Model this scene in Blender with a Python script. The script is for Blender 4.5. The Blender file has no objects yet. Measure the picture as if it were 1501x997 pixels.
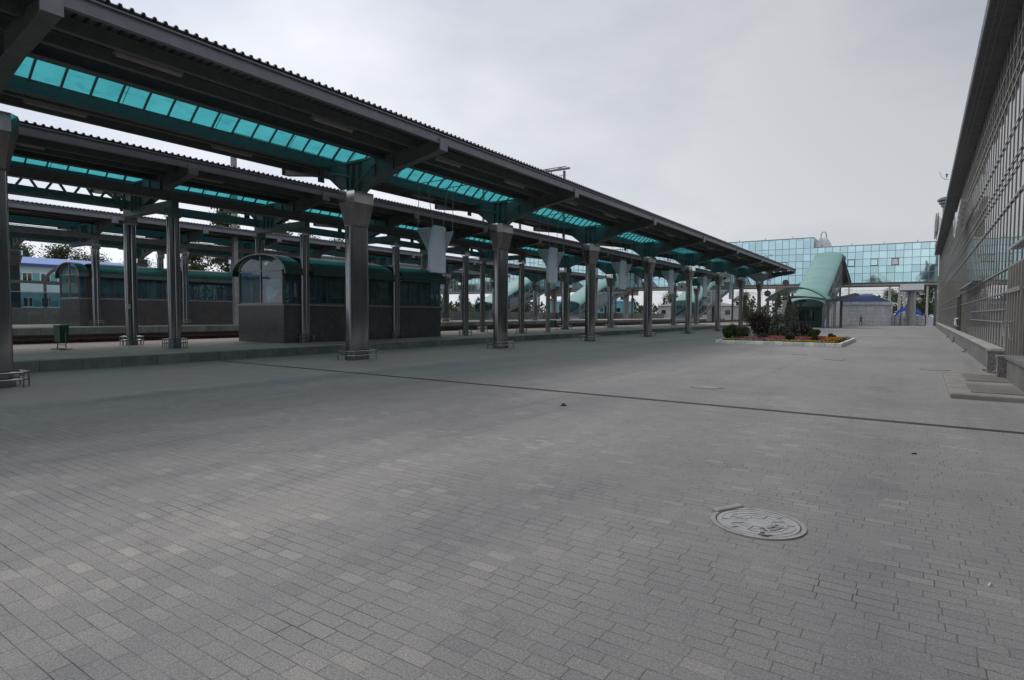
import bpy, math, random
from mathutils import Vector, Matrix, noise
random.seed(7)
R = math.radians
D = bpy.data
scene = bpy.context.scene
COL = scene.collection

# ------------------------------------------------------------------ camera
F_PX, YAW, PITCH, ROLL, EYE = 868.38, .5966, .0448, .0059, 1.65
cam_d = D.cameras.new('camera'); cam = D.objects.new('camera', cam_d); COL.objects.link(cam)
fw = Vector((-math.sin(YAW)*math.cos(PITCH), math.cos(YAW)*math.cos(PITCH), -math.sin(PITCH)))
r0 = Vector((math.cos(YAW), math.sin(YAW), 0)); u0 = r0.cross(fw)
rr = r0*math.cos(ROLL)+u0*math.sin(ROLL); uu = u0*math.cos(ROLL)-r0*math.sin(ROLL)
m = Matrix((rr, uu, -fw)).transposed().to_4x4(); m.translation = (0, 0, EYE)
cam.matrix_world = m
cam_d.sensor_width = 36; cam_d.lens = 36*F_PX/1501; cam_d.clip_start = .05; cam_d.clip_end = 3000
scene.camera = cam
# ------------------------------------------------------------------ sky, sun, exposure
w = D.worlds.new('World'); scene.world = w; w.use_nodes = True
nt = w.node_tree; nt.nodes.clear()
def wn(t, **k):
    n = nt.nodes.new(t)
    for a, b in k.items(): setattr(n, a, b)
    return n
out = wn('ShaderNodeOutputWorld'); mix = wn('ShaderNodeMixShader'); mix.inputs[0].default_value = .93
sky = wn('ShaderNodeTexSky', sky_type='NISHITA'); sky.sun_disc = False
SUN_EL, SUN_AZ = R(52), R(-60)           # azimuth measured from +Y towards +X
sky.sun_elevation = SUN_EL; sky.sun_rotation = SUN_AZ
bg1 = wn('ShaderNodeBackground'); bg1.inputs[1].default_value = .08
nt.links.new(sky.outputs[0], bg1.inputs[0])
tc = wn('ShaderNodeTexCoord'); mp = wn('ShaderNodeMapping'); mp.inputs['Scale'].default_value = (1, 1, 2.4)
nt.links.new(tc.outputs['Generated'], mp.inputs[0])
nz = wn('ShaderNodeTexNoise'); nz.inputs['Scale'].default_value = 1.5; nz.inputs['Detail'].default_value = 6; nz.inputs['Roughness'].default_value = .5
nt.links.new(mp.outputs[0], nz.inputs['Vector'])
cr = wn('ShaderNodeValToRGB'); cr.color_ramp.elements[0].position = .37; cr.color_ramp.elements[1].position = .60
cr.color_ramp.elements[0].color = (.50, .54, .63, 1); cr.color_ramp.elements[1].color = (.76, .77, .80, 1)
nt.links.new(nz.outputs[0], cr.inputs[0])
# the cloud deck is thicker (darker) to the north
sep = wn('ShaderNodeVectorMath', operation='DOT_PRODUCT'); sep.inputs[1].default_value = Vector((.25, .85, .45)).normalized()
nt.links.new(tc.outputs['Generated'], sep.inputs[0])
mr = wn('ShaderNodeMapRange'); mr.inputs[1].default_value = .45; mr.inputs[2].default_value = .98; mr.inputs[3].default_value = 1.16; mr.inputs[4].default_value = .64
nt.links.new(sep.outputs['Value'], mr.inputs[0])
mu = wn('ShaderNodeVectorMath', operation='SCALE'); nt.links.new(cr.outputs[0], mu.inputs[0]); nt.links.new(mr.outputs[0], mu.inputs['Scale'])
bg2 = wn('ShaderNodeBackground'); bg2.inputs[1].default_value = 1.0
nt.links.new(mu.outputs[0], bg2.inputs[0])
nt.links.new(bg1.outputs[0], mix.inputs[1]); nt.links.new(bg2.outputs[0], mix.inputs[2]); nt.links.new(mix.outputs[0], out.inputs[0])
sl = D.lights.new('sun', 'SUN'); sl.energy = .85; sl.angle = R(28); sl.color = (1, .97, .92)
so = D.objects.new('sun', sl); COL.objects.link(so)
sd = Vector((math.sin(SUN_AZ)*math.cos(SUN_EL), math.cos(SUN_AZ)*math.cos(SUN_EL), math.sin(SUN_EL)))
so.rotation_euler = sd.to_track_quat('Z', 'Y').to_euler(); so.location = (0, 0, 60)
vs = scene.view_settings; vs.view_transform = 'Standard'; vs.look = 'None'; vs.exposure = .22; vs.gamma = 1
scene.render.resolution_x = 1024; scene.render.resolution_y = 680

# ------------------------------------------------------------------ materials
class Mat:
    def __init__(s, name):
        s.m = D.materials.new(name); s.m.use_nodes = True; s.t = s.m.node_tree
        s.b = s.t.nodes['Principled BSDF']; s.o = s.t.nodes['Material Output']
    def n(s, t, **k):
        x = s.t.nodes.new(t)
        for a, b in k.items(): setattr(x, a, b)
        return x
    def l(s, a, b): s.t.links.new(a, b)
    def coord(s, scale=(1, 1, 1), src='Object'):
        c = s.n('ShaderNodeTexCoord'); p = s.n('ShaderNodeMapping'); p.inputs['Scale'].default_value = scale
        s.l(c.outputs[src], p.inputs[0]); return p.outputs[0]
    def noise(s, vec, sc, det=4, rough=.55):
        x = s.n('ShaderNodeTexNoise'); x.inputs['Scale'].default_value = sc; x.inputs['Detail'].default_value = det; x.inputs['Roughness'].default_value = rough
        s.l(vec, x.inputs['Vector']); return x.outputs[0]
    def ramp(s, f, stops):
        x = s.n('ShaderNodeValToRGB'); e = x.color_ramp.elements
        while len(e) < len(stops): e.new(.5)
        for i, (p, c) in enumerate(stops): e[i].position = p; e[i].color = (*c, 1) if len(c) == 3 else c
        s.l(f, x.inputs[0]); return x.outputs[0]
    def math(s, op, a, b=None):
        x = s.n('ShaderNodeMath', operation=op)
        for i, v in enumerate((a, b)):
            if v is None: continue
            if isinstance(v, (int, float)): x.inputs[i].default_value = v
            else: s.l(v, x.inputs[i])
        return x.outputs[0]
    def mixc(s, f, a, b, mode='MIX'):
        x = s.n('ShaderNodeMix', data_type='RGBA', blend_type=mode)
        for i, v in ((0, f), (6, a), (7, b)):
            if isinstance(v, (int, float)): x.inputs[i].default_value = v
            elif isinstance(v, tuple): x.inputs[i].default_value = (*v, 1)
            else: s.l(v, x.inputs[i])
        return x.outputs[2]
    def bump(s, h, st, dist=.02):
        x = s.n('ShaderNodeBump'); x.inputs['Strength'].default_value = st; x.inputs['Distance'].default_value = dist
        s.l(h, x.inputs['Height']); s.l(x.outputs[0], s.b.inputs['Normal'])

def simple(name, col, rough=.6, metal=0, var=.25, sc=6, bump=.0, stretch=(1, 1, 1), spec=.5, rvar=.12):
    """painted / cast surface with uneven tone and gloss"""
    M = Mat(name); v = M.coord(stretch)
    f = M.noise(v, sc, 6, .6)
    lo = tuple(c*(1-var) for c in col); hi = tuple(min(1, c*(1+var)) for c in col)
    M.l(M.ramp(f, [(.3, lo), (.7, hi)]), M.b.inputs['Base Color'])
    g = M.noise(v, sc*3.1, 3)
    mrn = M.n('ShaderNodeMapRange'); mrn.inputs[3].default_value = max(.02, rough-rvar); mrn.inputs[4].default_value = min(1, rough+rvar)
    M.l(g, mrn.inputs[0]); M.l(mrn.outputs[0], M.b.inputs['Roughness'])
    M.b.inputs['Metallic'].default_value = metal; M.b.inputs['Specular IOR Level'].default_value = spec
    if bump: M.bump(M.noise(v, sc*8, 4), bump, .01)
    return M.m

def bricks(M, bx, by, swap=False, jit=1.0):
    """running bond of bx long, by deep pavers in object space -> (joint mask, cell random, cell random 2)"""
    c = M.n('ShaderNodeTexCoord'); sp = M.n('ShaderNodeSeparateXYZ'); M.l(c.outputs['Object'], sp.inputs[0])
    wob = M.noise(c.outputs['Object'], .9, 2)
    X, Y = (sp.outputs[1], sp.outputs[0]) if swap else (sp.outputs[0], sp.outputs[1])
    Y = M.math('ADD', Y, M.math('MULTIPLY', wob, .03))
    ry = M.math('DIVIDE', Y, by); row = M.math('FLOOR', ry); fy = M.math('SUBTRACT', ry, row)
    wn1 = M.n('ShaderNodeTexWhiteNoise', noise_dimensions='1D'); M.l(row, wn1.inputs['W'])
    off = M.math('ADD', M.math('MULTIPLY', row, .0), M.math('MULTIPLY', wn1.outputs['Value'], jit))
    rx = M.math('ADD', M.math('DIVIDE', X, bx), off); colm = M.math('FLOOR', rx); fx = M.math('SUBTRACT', rx, colm)
    cv = M.n('ShaderNodeCombineXYZ'); M.l(row, cv.inputs[0]); M.l(colm, cv.inputs[1])
    wn2 = M.n('ShaderNodeTexWhiteNoise', noise_dimensions='3D'); M.l(cv.outputs[0], wn2.inputs['Vector'])
    dx = M.math('MULTIPLY', M.math('MINIMUM', fx, M.math('SUBTRACT', 1.0, fx)), bx)
    dy = M.math('MULTIPLY', M.math('MINIMUM', fy, M.math('SUBTRACT', 1.0, fy)), by)
    d = M.math('MINIMUM', dx, dy)
    return d, wn2.outputs['Value'], wn2.outputs['Color'], c.outputs['Object'], sp, dx, dy

def paver_material():
    M = Mat('concrete_pavers')
    d, r1, r2, P, sp, dx, dy = bricks(M, .205, .1)
    sepc = M.n('ShaderNodeSeparateColor'); M.l(r2, sepc.inputs[0])
    base = M.ramp(r1, [(0, (.195, .197, .203)), (.10, (.232, .229, .229)), (.5, (.254, .248, .246)), (.88, (.272, .265, .258)), (.95, (.318, .303, .290)), (1, (.37, .35, .33))])
    # dusty and damp patches
    big = M.noise(P, .16, 5, .6); mid = M.noise(P, .9, 4, .6)
    base = M.mixc(M.math('MULTIPLY', mid, 1.1), base, (.262, .256, .252))
    lighten = M.ramp(big, [(.35, (.80, .80, .82)), (.52, (1, 1, 1)), (.7, (1.22, 1.2, 1.17))])
    base = M.mixc(1.0, base, lighten, 'MULTIPLY')
    # long traffic streaks along the platforms
    sv = M.n('ShaderNodeMapping'); sv.inputs['Scale'].default_value = (.55, .06, 1); M.l(P, sv.inputs[0])
    st = M.noise(sv.outputs[0], 1.0, 4, .6)
    base = M.mixc(1.0, base, M.ramp(st, [(.36, (.84, .85, .87)), (.5, (1, 1, 1)), (.66, (1.16, 1.14, 1.11))]), 'MULTIPLY')
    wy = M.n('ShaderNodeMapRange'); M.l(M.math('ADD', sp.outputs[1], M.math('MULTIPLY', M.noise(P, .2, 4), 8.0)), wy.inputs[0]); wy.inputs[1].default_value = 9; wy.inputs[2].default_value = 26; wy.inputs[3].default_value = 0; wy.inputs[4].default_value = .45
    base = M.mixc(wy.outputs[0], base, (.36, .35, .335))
    # canopy shade painted in as a darker band just outside the drip line
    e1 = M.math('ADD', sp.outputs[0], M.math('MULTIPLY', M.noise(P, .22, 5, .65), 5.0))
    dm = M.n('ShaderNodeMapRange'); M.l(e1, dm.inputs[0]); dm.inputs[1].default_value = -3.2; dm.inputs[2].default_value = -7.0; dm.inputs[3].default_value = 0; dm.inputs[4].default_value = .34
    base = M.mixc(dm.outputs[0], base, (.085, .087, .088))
    # rain never reaches the strip under the canopy: pale dry dust up to the drip line
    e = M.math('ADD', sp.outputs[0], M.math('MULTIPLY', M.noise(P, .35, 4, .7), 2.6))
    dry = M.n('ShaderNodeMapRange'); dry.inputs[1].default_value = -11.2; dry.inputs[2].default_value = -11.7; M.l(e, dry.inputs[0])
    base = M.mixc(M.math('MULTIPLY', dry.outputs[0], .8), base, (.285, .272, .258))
    # spills, tyre scuffs and old repairs with their own outlines
    sp1 = M.ramp(M.noise(P, .55, 7, .68), [(.30, (.74, .74, .75)), (.40, (1, 1, 1)), (.62, (1, 1, 1)), (.70, (1.16, 1.14, 1.10))])
    base = M.mixc(1.0, base, sp1, 'MULTIPLY')
    rv = M.n('ShaderNodeMapping'); rv.inputs['Rotation'].default_value = (0, 0, .35); rv.inputs['Scale'].default_value = (2.2, .10, 1); M.l(P, rv.inputs[0])
    base = M.mixc(1.0, base, M.ramp(M.noise(rv.outputs[0], 1.0, 3, .5), [(.30, (.88, .88, .89)), (.40, (1, 1, 1))]), 'MULTIPLY')
    vor = M.n('ShaderNodeTexVoronoi', feature='F1'); vor.inputs['Scale'].default_value = 1.3; M.l(P, vor.inputs['Vector'])
    gum = M.n('ShaderNodeMapRange'); M.l(vor.outputs['Distance'], gum.inputs[0]); gum.inputs[1].default_value = .018; gum.inputs[2].default_value = .028; gum.inputs[3].default_value = .45; gum.inputs[4].default_value = 0
    base = M.mixc(gum.outputs[0], base, (.16, .155, .15))
    # grain of the aggregate
    g = M.noise(P, 150, 2, .7); g2 = M.noise(P, 60, 2, .7)
    base = M.mixc(1.0, base, M.ramp(g, [(.3, (.62, .62, .63)), (.5, (1, 1, 1)), (.7, (1.5, 1.48, 1.45))]), 'MULTIPLY')
    base = M.mixc(1.0, base, M.ramp(g2, [(.35, (.85, .85, .85)), (.65, (1.15, 1.15, 1.15))]), 'MULTIPLY')
    # joints: open in places, sand-filled elsewhere
    op = M.noise(P, 3.1, 3, .6); wdt = M.math('ADD', .0008, M.math('MULTIPLY', op, .0042))
    op2 = M.math('MULTIPLY', sepc.outputs[1], .0014)
    wdt = M.math('ADD', wdt, op2)
    j = M.n('ShaderNodeMapRange'); M.l(d, j.inputs[0]); M.l(M.math('MULTIPLY', wdt, .5), j.inputs[1]); M.l(wdt, j.inputs[2]); j.inputs[3].default_value = 1; j.inputs[4].default_value = 0
    js = M.math('MULTIPLY', j.outputs[0], M.ramp(M.noise(P, 1.7, 3, .7), [(.36, (.12,)*3), (.66, (.95,)*3)]))
    base = M.mixc(js, base, (.06, .058, .056))
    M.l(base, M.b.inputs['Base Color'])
    M.b.inputs['Roughness'].default_value = .82; M.b.inputs['Specular IOR Level'].default_value = .35
    h = M.math('SUBTRACT', M.math('ADD', M.math('MULTIPLY', g, .12), M.math('MULTIPLY', sepc.outputs[0], .25)), M.math('MULTIPLY', js, 1.0))
    M.bump(h, .55, .006)
    return M.m

def platform_paver():
    M = Mat('platform_pavers')
    d, r1, r2, P, sp, dx, dy = bricks(M, .2, .1, True)
    base = M.ramp(r1, [(0, (.29, .238, .210)), (1, (.39, .325, .290))])
    base = M.mixc(1.0, base, M.ramp(M.noise(P, .3, 5), [(.35, (.8, .8, .8)), (.65, (1.2, 1.2, 1.2))]), 'MULTIPLY')
    j = M.n('ShaderNodeMapRange'); M.l(d, j.inputs[0]); j.inputs[1].default_value = .001; j.inputs[2].default_value = .004; j.inputs[3].default_value = .7; j.inputs[4].default_value = 0
    base = M.mixc(j.outputs[0], base, (.06, .055, .05)); M.l(base, M.b.inputs['Base Color']); M.b.inputs['Roughness'].default_value = .85
    return M.m

def blocks(name, col, ln, ht, axis='y', jw=.006, rough=.8, var=.25, jc=.35, rz=0):
    """masonry / cladding with joints on vertical faces running along y (or x)"""
    M = Mat(name); c = M.n('ShaderNodeTexCoord'); sp = M.n('ShaderNodeSeparateXYZ'); M.l(c.outputs['Object'], sp.inputs[0])
    a = sp.outputs[1] if axis == 'y' else sp.outputs[0] if axis == 'x' else M.math('ADD', sp.outputs[0], sp.outputs[1])
    def cell(v, s):
        q = M.math('DIVIDE', v, s); f = M.math('FLOOR', q); r = M.math('SUBTRACT', q, f)
        return f, M.math('MULTIPLY', M.math('MINIMUM', r, M.math('SUBTRACT', 1.0, r)), s)
    fa, da = cell(a, ln); fz, dz = cell(M.math('ADD', sp.outputs[2], .0013), ht)
    cv = M.n('ShaderNodeCombineXYZ'); M.l(fa, cv.inputs[0]); M.l(fz, cv.inputs[1])
    wn2 = M.n('ShaderNodeTexWhiteNoise', noise_dimensions='3D'); M.l(cv.outputs[0], wn2.inputs['Vector'])
    k = M.ramp(wn2.outputs['Value'], [(0, tuple(x*(1-var) for x in col)), (1, tuple(x*(1+var) for x in col))])
    n = M.noise(c.outputs['Object'], 2.2, 6, .65)
    k = M.mixc(1.0, k, M.ramp(n, [(.3, (.72, .72, .72)), (.7, (1.25, 1.25, 1.25))]), 'MULTIPLY')
    j = M.n('ShaderNodeMapRange'); M.l(M.math('MINIMUM', da, dz), j.inputs[0]); j.inputs[1].default_value = jw*.4; j.inputs[2].default_value = jw; j.inputs[3].default_value = 1; j.inputs[4].default_value = 0
    k = M.mixc(j.outputs[0], k, tuple(x*jc for x in col)); M.l(k, M.b.inputs['Base Color']); M.b.inputs['Roughness'].default_value = rough
    M.bump(M.noise(c.outputs['Object'], 60, 3), .15, .004)
    return M.m

def granite(name, a, b, rough=.3, sc=70):
    M = Mat(name); v = M.coord()
    f = M.noise(v, sc, 5, .75); g = M.noise(v, 2.4, 5, .6)
    k = M.ramp(f, [(.38, a), (.5, tuple((x+y)/2 for x, y in zip(a, b))), (.62, b)])
    k = M.mixc(1.0, k, M.ramp(g, [(.35, (.9, .9, .9)), (.65, (1.12, 1.12, 1.12))]), 'MULTIPLY')
    M.l(k, M.b.inputs['Base Color']); M.b.inputs['Roughness'].default_value = rough
    return M.m

def steel(name, col, rough, smear=True):
    M = Mat(name); v = M.coord((3, 3, .6)); v2 = M.coord((1, 1, 1))
    f = M.noise(v, .8, 4, .55); g = M.noise(v2, 1.6, 3, .5)
    M.l(M.ramp(f, [(.3, tuple(c*.72 for c in col)), (.7, tuple(c*1.12 for c in col))]), M.b.inputs['Base Color'])
    q = M.n('ShaderNodeMapRange'); q.inputs[3].default_value = rough*.65; q.inputs[4].default_value = rough*1.5; M.l(g, q.inputs[0]); M.l(q.outputs[0], M.b.inputs['Roughness'])
    M.b.inputs['Metallic'].default_value = .92
    return M.m

def FR(M, lo, hi):
    lw = M.n('ShaderNodeLayerWeight'); lw.inputs[0].default_value = .5
    p = M.math('POWER', lw.outputs['Facing'], 4.0); a = M.n('ShaderNodeMath', operation='MULTIPLY_ADD'); M.l(p, a.inputs[0]); a.inputs[1].default_value = hi-lo; a.inputs[2].default_value = lo
    return a
def sheet_glass(name, tint, refl_ior=1.5, dirt=.15, dirtcol=(.1, .12, .12)):
    """thin architectural pane: tinted see-through plus a sharp fresnel reflection, a little dirt"""
    M = Mat(name); M.t.nodes.remove(M.b)
    tr = M.n('ShaderNodeBsdfTransparent'); tr.inputs[0].default_value = (*tint, 1)
    gl = M.n('ShaderNodeBsdfGlossy'); gl.inputs['Roughness'].default_value = .03; gl.inputs[0].default_value = (.9, .95, .95, 1)
    fr = FR(M, .08, .9)
    df = M.n('ShaderNodeBsdfDiffuse'); df.inputs[0].default_value = (*dirtcol, 1)
    n = M.noise(M.coord(), 1.6, 5, .6); dm = M.math('MULTIPLY', n, dirt*1.6)
    a = M.n('ShaderNodeMixShader'); M.l(dm, a.inputs[0]); M.l(tr.outputs[0], a.inputs[1]); M.l(df.outputs[0], a.inputs[2])
    b = M.n('ShaderNodeMixShader'); M.l(fr.outputs[0], b.inputs[0]); M.l(a.outputs[0], b.inputs[1]); M.l(gl.outputs[0], b.inputs[2])
    bp = M.n('ShaderNodeBump'); bp.inputs['Strength'].default_value = .08; bp.inputs['Distance'].default_value = .05
    M.l(M.noise(M.coord(), .8, 2), bp.inputs['Height']); M.l(bp.outputs[0], gl.inputs['Normal'])
    M.l(b.outputs[0], M.o.inputs[0]); return M.m

def mirror_glass(name, col, metal, rough=.03, cell=None, jit=.0, ior=1.6, wave=.05, wsc=.5):
    """coated facade glass, panes very slightly out of plane"""
    M = Mat(name); c = M.n('ShaderNodeTexCoord')
    if cell:
        sp = M.n('ShaderNodeSeparateXYZ'); M.l(c.outputs['Object'], sp.inputs[0])
        fs = [M.math('FLOOR', M.math('DIVIDE', M.math('ADD', sp.outputs[i], of), s)) for i, s, of in ((cell[3], cell[0], cell[2]), (2, cell[1], cell[4]))]
        cv = M.n('ShaderNodeCombineXYZ'); M.l(fs[0], cv.inputs[0]); M.l(fs[1], cv.inputs[1])
        wn2 = M.n('ShaderNodeTexWhiteNoise', noise_dimensions='3D'); M.l(cv.outputs[0], wn2.inputs['Vector'])
        k = M.ramp(wn2.outputs['Value'], [(0, tuple(x*.86 for x in col)), (1, tuple(min(1, x*1.1) for x in col))])
        M.l(k, M.b.inputs['Base Color'])
        geo = M.n('ShaderNodeNewGeometry'); va = M.n('ShaderNodeVectorMath', operation='SUBTRACT'); M.l(wn2.outputs['Color'], va.inputs[0]); va.inputs[1].default_value = (.5, .5, .5)
        sc = M.n('ShaderNodeVectorMath', operation='SCALE'); M.l(va.outputs[0], sc.inputs[0]); sc.inputs['Scale'].default_value = jit
        ad = M.n('ShaderNodeVectorMath', operation='ADD'); M.l(sc.outputs[0], ad.inputs[0])
        bp = M.n('ShaderNodeBump'); bp.inputs['Strength'].default_value = wave; bp.inputs['Distance'].default_value = .1
        M.l(M.noise(c.outputs['Object'], wsc, 2), bp.inputs['Height']); M.l(bp.outputs[0], ad.inputs[1])
        no = M.n('ShaderNodeVectorMath', operation='NORMALIZE'); M.l(ad.outputs[0], no.inputs[0]); M.l(no.outputs[0], M.b.inputs['Normal'])
    else: M.b.inputs['Base Color'].default_value = (*col, 1)
    M.b.inputs['Metallic'].default_value = metal; M.b.inputs['Roughness'].default_value = rough; M.b.inputs['IOR'].default_value = ior
    return M.m

def leaf_mat(name, a, b, trans=.3):
    M = Mat(name); f = M.noise(M.coord(), 1.7, 4, .7); g = M.n('ShaderNodeNewGeometry')
    k = M.mixc(g.outputs['Random Per Island'], tuple(a), tuple(b)); k = M.mixc(1.0, k, M.ramp(f, [(.3, (.6, .6, .6)), (.7, (1.35, 1.35, 1.35))]), 'MULTIPLY')
    M.l(k, M.b.inputs['Base Color']); M.b.inputs['Roughness'].default_value = .6
    if trans:
        tl = M.n('ShaderNodeBsdfTranslucent'); M.l(k, tl.inputs[0]); mx = M.n('ShaderNodeMixShader'); mx.inputs[0].default_value = trans
        M.l(M.b.outputs[0], mx.inputs[1]); M.l(tl.outputs[0], mx.inputs[2]); M.l(mx.outputs[0], M.o.inputs[0])
    return M.m

MT = {}
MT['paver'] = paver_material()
MT['plat'] = platform_paver()
MT['kerb'] = blocks('kerb_blocks', (.16, .17, .16), 1.0, 5.0, 'y', .012, .85, .22)
MT['whitekerb'] = blocks('painted_bed_kerb', (.78, .76, .72), .5, 5.0, 'xy', .012, .8, .12)
MT['concrete'] = simple('concrete', (.26, .26, .25), .85, 0, .25, 1.5, .3)
MT['pale_concrete'] = simple('pale_concrete', (.40, .39, .37), .85, 0, .2, 1.1, .3)
MT['ballast'] = simple('ballast', (.055, .045, .040), .95, 0, .6, 14, .8)
MT['rail'] = simple('rusty_rail', (.075, .045, .035), .6, .4, .3, 8)
MT['railtop'] = steel('rail_head', (.35, .34, .33), .3, False)
MT['ground'] = simple('far_ground', (.13, .125, .11), .95, 0, .4, .15, .2)
MT['steel'] = steel('brushed_column_steel', (.28, .292, .298), .13)
MT['cone'] = steel('brushed_cap_steel', (.24, .238, .236), .26)
MT['polish'] = steel('polished_steel', (.85, .87, .88), .05)
MT['tube'] = steel('tube_steel', (.33, .33, .33), .24, False)
MT['grey_paint'] = simple('grey_blue_steel_paint', (.165, .172, .195), .42, 0, .14, 3)
MT['dark_paint'] = simple('dark_steel_paint', (.125, .130, .128), .45, 0, .18, 3)
MT['green_paint'] = simple('grey_green_steel_paint', (.085, .108, .108), .45, 0, .15, 3)
MT['sheet'] = simple('corrugated_sheet_metal', (.165, .168, .165), .5, .1, .2, 2)
MT['tubelamp'] = simple('lamp_diffuser', (.34, .31, .28), .5, 0, .15, 5)
MT['hood'] = simple('pale_blue_grey_panel', (.66, .71, .78), .45, 0, .07, 2)
MT['hood_slat'] = simple('slatted_grey_panel', (.42, .43, .44), .5, 0, .12, 3)
MT['granite'] = granite('polished_granite', (.010, .011, .012), (.16, .155, .15), .22, 26)
MT['granite_pier'] = granite('speckled_granite', (.03, .03, .03), (.42, .40, .38), .4, 55)
MT['shelter_roof'] = simple('dark_green_roof_sheet', (.036, .072, .062), .38, 0, .15, 2)
MT['alu'] = simple('aluminium_frame', (.30, .30, .29), .4, .4, .1, 4)
MT['dark_alu'] = simple('bronze_frame', (.11, .10, .09), .4, .3, .1, 4)
MT['shelter_glass'] = sheet_glass('shelter_glass', (.19, .30, .35), 1.55, .42, (.10, .18, .21))
MT['teal'] = None
MT['bin'] = simple('green_bin_enamel', (.010, .075, .048), .4, 0, .2, 8)
MT['blue_roof'] = simple('blue_roof_sheet', (.07, .18, .45), .6, 0, .08, 1)
MT['blue_trim'] = simple('blue_trim', (.04, .10, .36), .45, 0, .08, 1)
MT['blue_hip'] = simple('blue_hip_roof', (.13, .24, .55), .45, 0, .1, 1)
MT['wall_pale'] = simple('pale_blue_plaster', (.42, .56, .60), .8, 0, .08, .5)
MT['wall_teal'] = simple('teal_plaster', (.13, .36, .38), .8, 0, .08, .5)
MT['white'] = simple('white_frame', (.72, .73, .74), .5, 0, .06, 4)
MT['dark_glass'] = mirror_glass('dark_window_glass', (.02, .025, .03), 0, .05)
MT['mullion'] = simple('brown_grey_mullion', (.33, .31, .275), .42, .25, .12, 3)
MT['facade_glass'] = mirror_glass('facade_glass', (.06, .066, .064), 0, .02, (.92, 1.6, 34.0, 1, .5), .006, 1.9, .035, .3)
MT['bridge_glass'] = mirror_glass('bridge_glass', (.52, .73, .76), .88, .035, (1.17, 1.25, .66, 0, 1.15), .007, 1.6, .05)
MT['bridge_glass_low'] = mirror_glass('bridge_glass_low', (.45, .67, .69), .88, .035, (1.17, 1.25, .66, 0, 1.15), .007, 1.6, .05)
MT['cornice'] = simple('grey_cornice_metal', (.22, .23, .26), .5, .3, .1, 1)
MT['soffit'] = blocks('soffit_panels', (.115, .115, .118), 2.4, 50, 'y', .02, .6, .08)
MT['tower_roof'] = simple('pale_green_vault_sheet', (.18, .345, .31), .5, 0, .07, .4)
MT['tower_glass'] = sheet_glass('tower_glass', (.24, .40, .45), 1.5, .3, (.05, .09, .11))
MT['kiosk_wall'] = blocks('pale_tile_cladding', (.56, .575, .60), 1.2, .6, 'xy', .03, .6, .05, .6)
MT['kiosk_green'] = simple('dark_green_panels', (.012, .070, .060), .4, 0, .25, 1.2)
MT['arch_green'] = simple('green_translucent_vault', (.03, .30, .22), .4, 0, .15, 1)
MT['gate'] = blocks('grey_fence_panels', (.52, .55, .62), .6, .5, 'x', .03, .6, .08)
MT['navy'] = simple('navy_post', (.02, .03, .07), .5)
MT['tent_blue'] = simple('blue_awning', (.03, .13, .55), .5, 0, .1, 2)
MT['gold'] = simple('gold_wreath', (.35, .27, .06), .4, .4)
MT['iron'] = simple('cast_iron_grey', (.39, .395, .40), .55, .2, .2, 9, .4)
MT['flush_lid'] = simple('flush_iron_lid', (.27, .265, .255), .7, 0, .25, 7)
MT['iron_dark'] = simple('cast_iron_gap', (.03, .03, .03), .8)
MT['ring'] = simple('manhole_ring_concrete', (.34, .33, .315), .8, 0, .2, 9, .4)
MT['slab'] = simple('entrance_slab', (.28, .262, .24), .85, 0, .25, 1.6, .3)
MT['plinth'] = blocks('plinth_stone', (.20, .195, .185), 1.2, 5, 'y', .01, .7, .12)
MT['soil'] = simple('dark_soil', (.025, .018, .012), .95, 0, .4, 9, .6)
MT['bark'] = simple('bark', (.09, .07, .055), .9, 0, .4, 7, .5)
MT['leaf_dark'] = leaf_mat('tree_leaves', (.030, .045, .018), (.09, .115, .045))
MT['leaf_purple'] = leaf_mat('purple_leaves', (.035, .022, .022), (.11, .072, .062), .15)
MT['leaf_conifer'] = leaf_mat('conifer_needles', (.07, .09, .065), (.20, .235, .18), .1)
MT['leaf_green'] = leaf_mat('shrub_leaves', (.022, .048, .012), (.11, .16, .035))
MT['p_orange'] = leaf_mat('orange_petals', (.45, .12, .01), (.75, .36, .02), .2)
MT['p_pink'] = leaf_mat('pink_petals', (.30, .05, .16), (.60, .22, .40), .2)
MT['p_red'] = leaf_mat('red_petals', (.30, .05, .05), (.48, .16, .12), .2)
MT['p_yellow'] = leaf_mat('yellow_petals', (.45, .40, .03), (.65, .60, .10), .2)
MT['cloth_blue'] = simple('blue_shirt', (.10, .14, .28), .8)
MT['cloth_dark'] = simple('dark_trousers', (.02, .022, .05), .8)
MT['skin'] = simple('skin', (.38, .22, .15), .6)
MT['rust'] = simple('dirty_white_plate', (.5, .49, .48), .5, 0, .2, 9)

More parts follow.
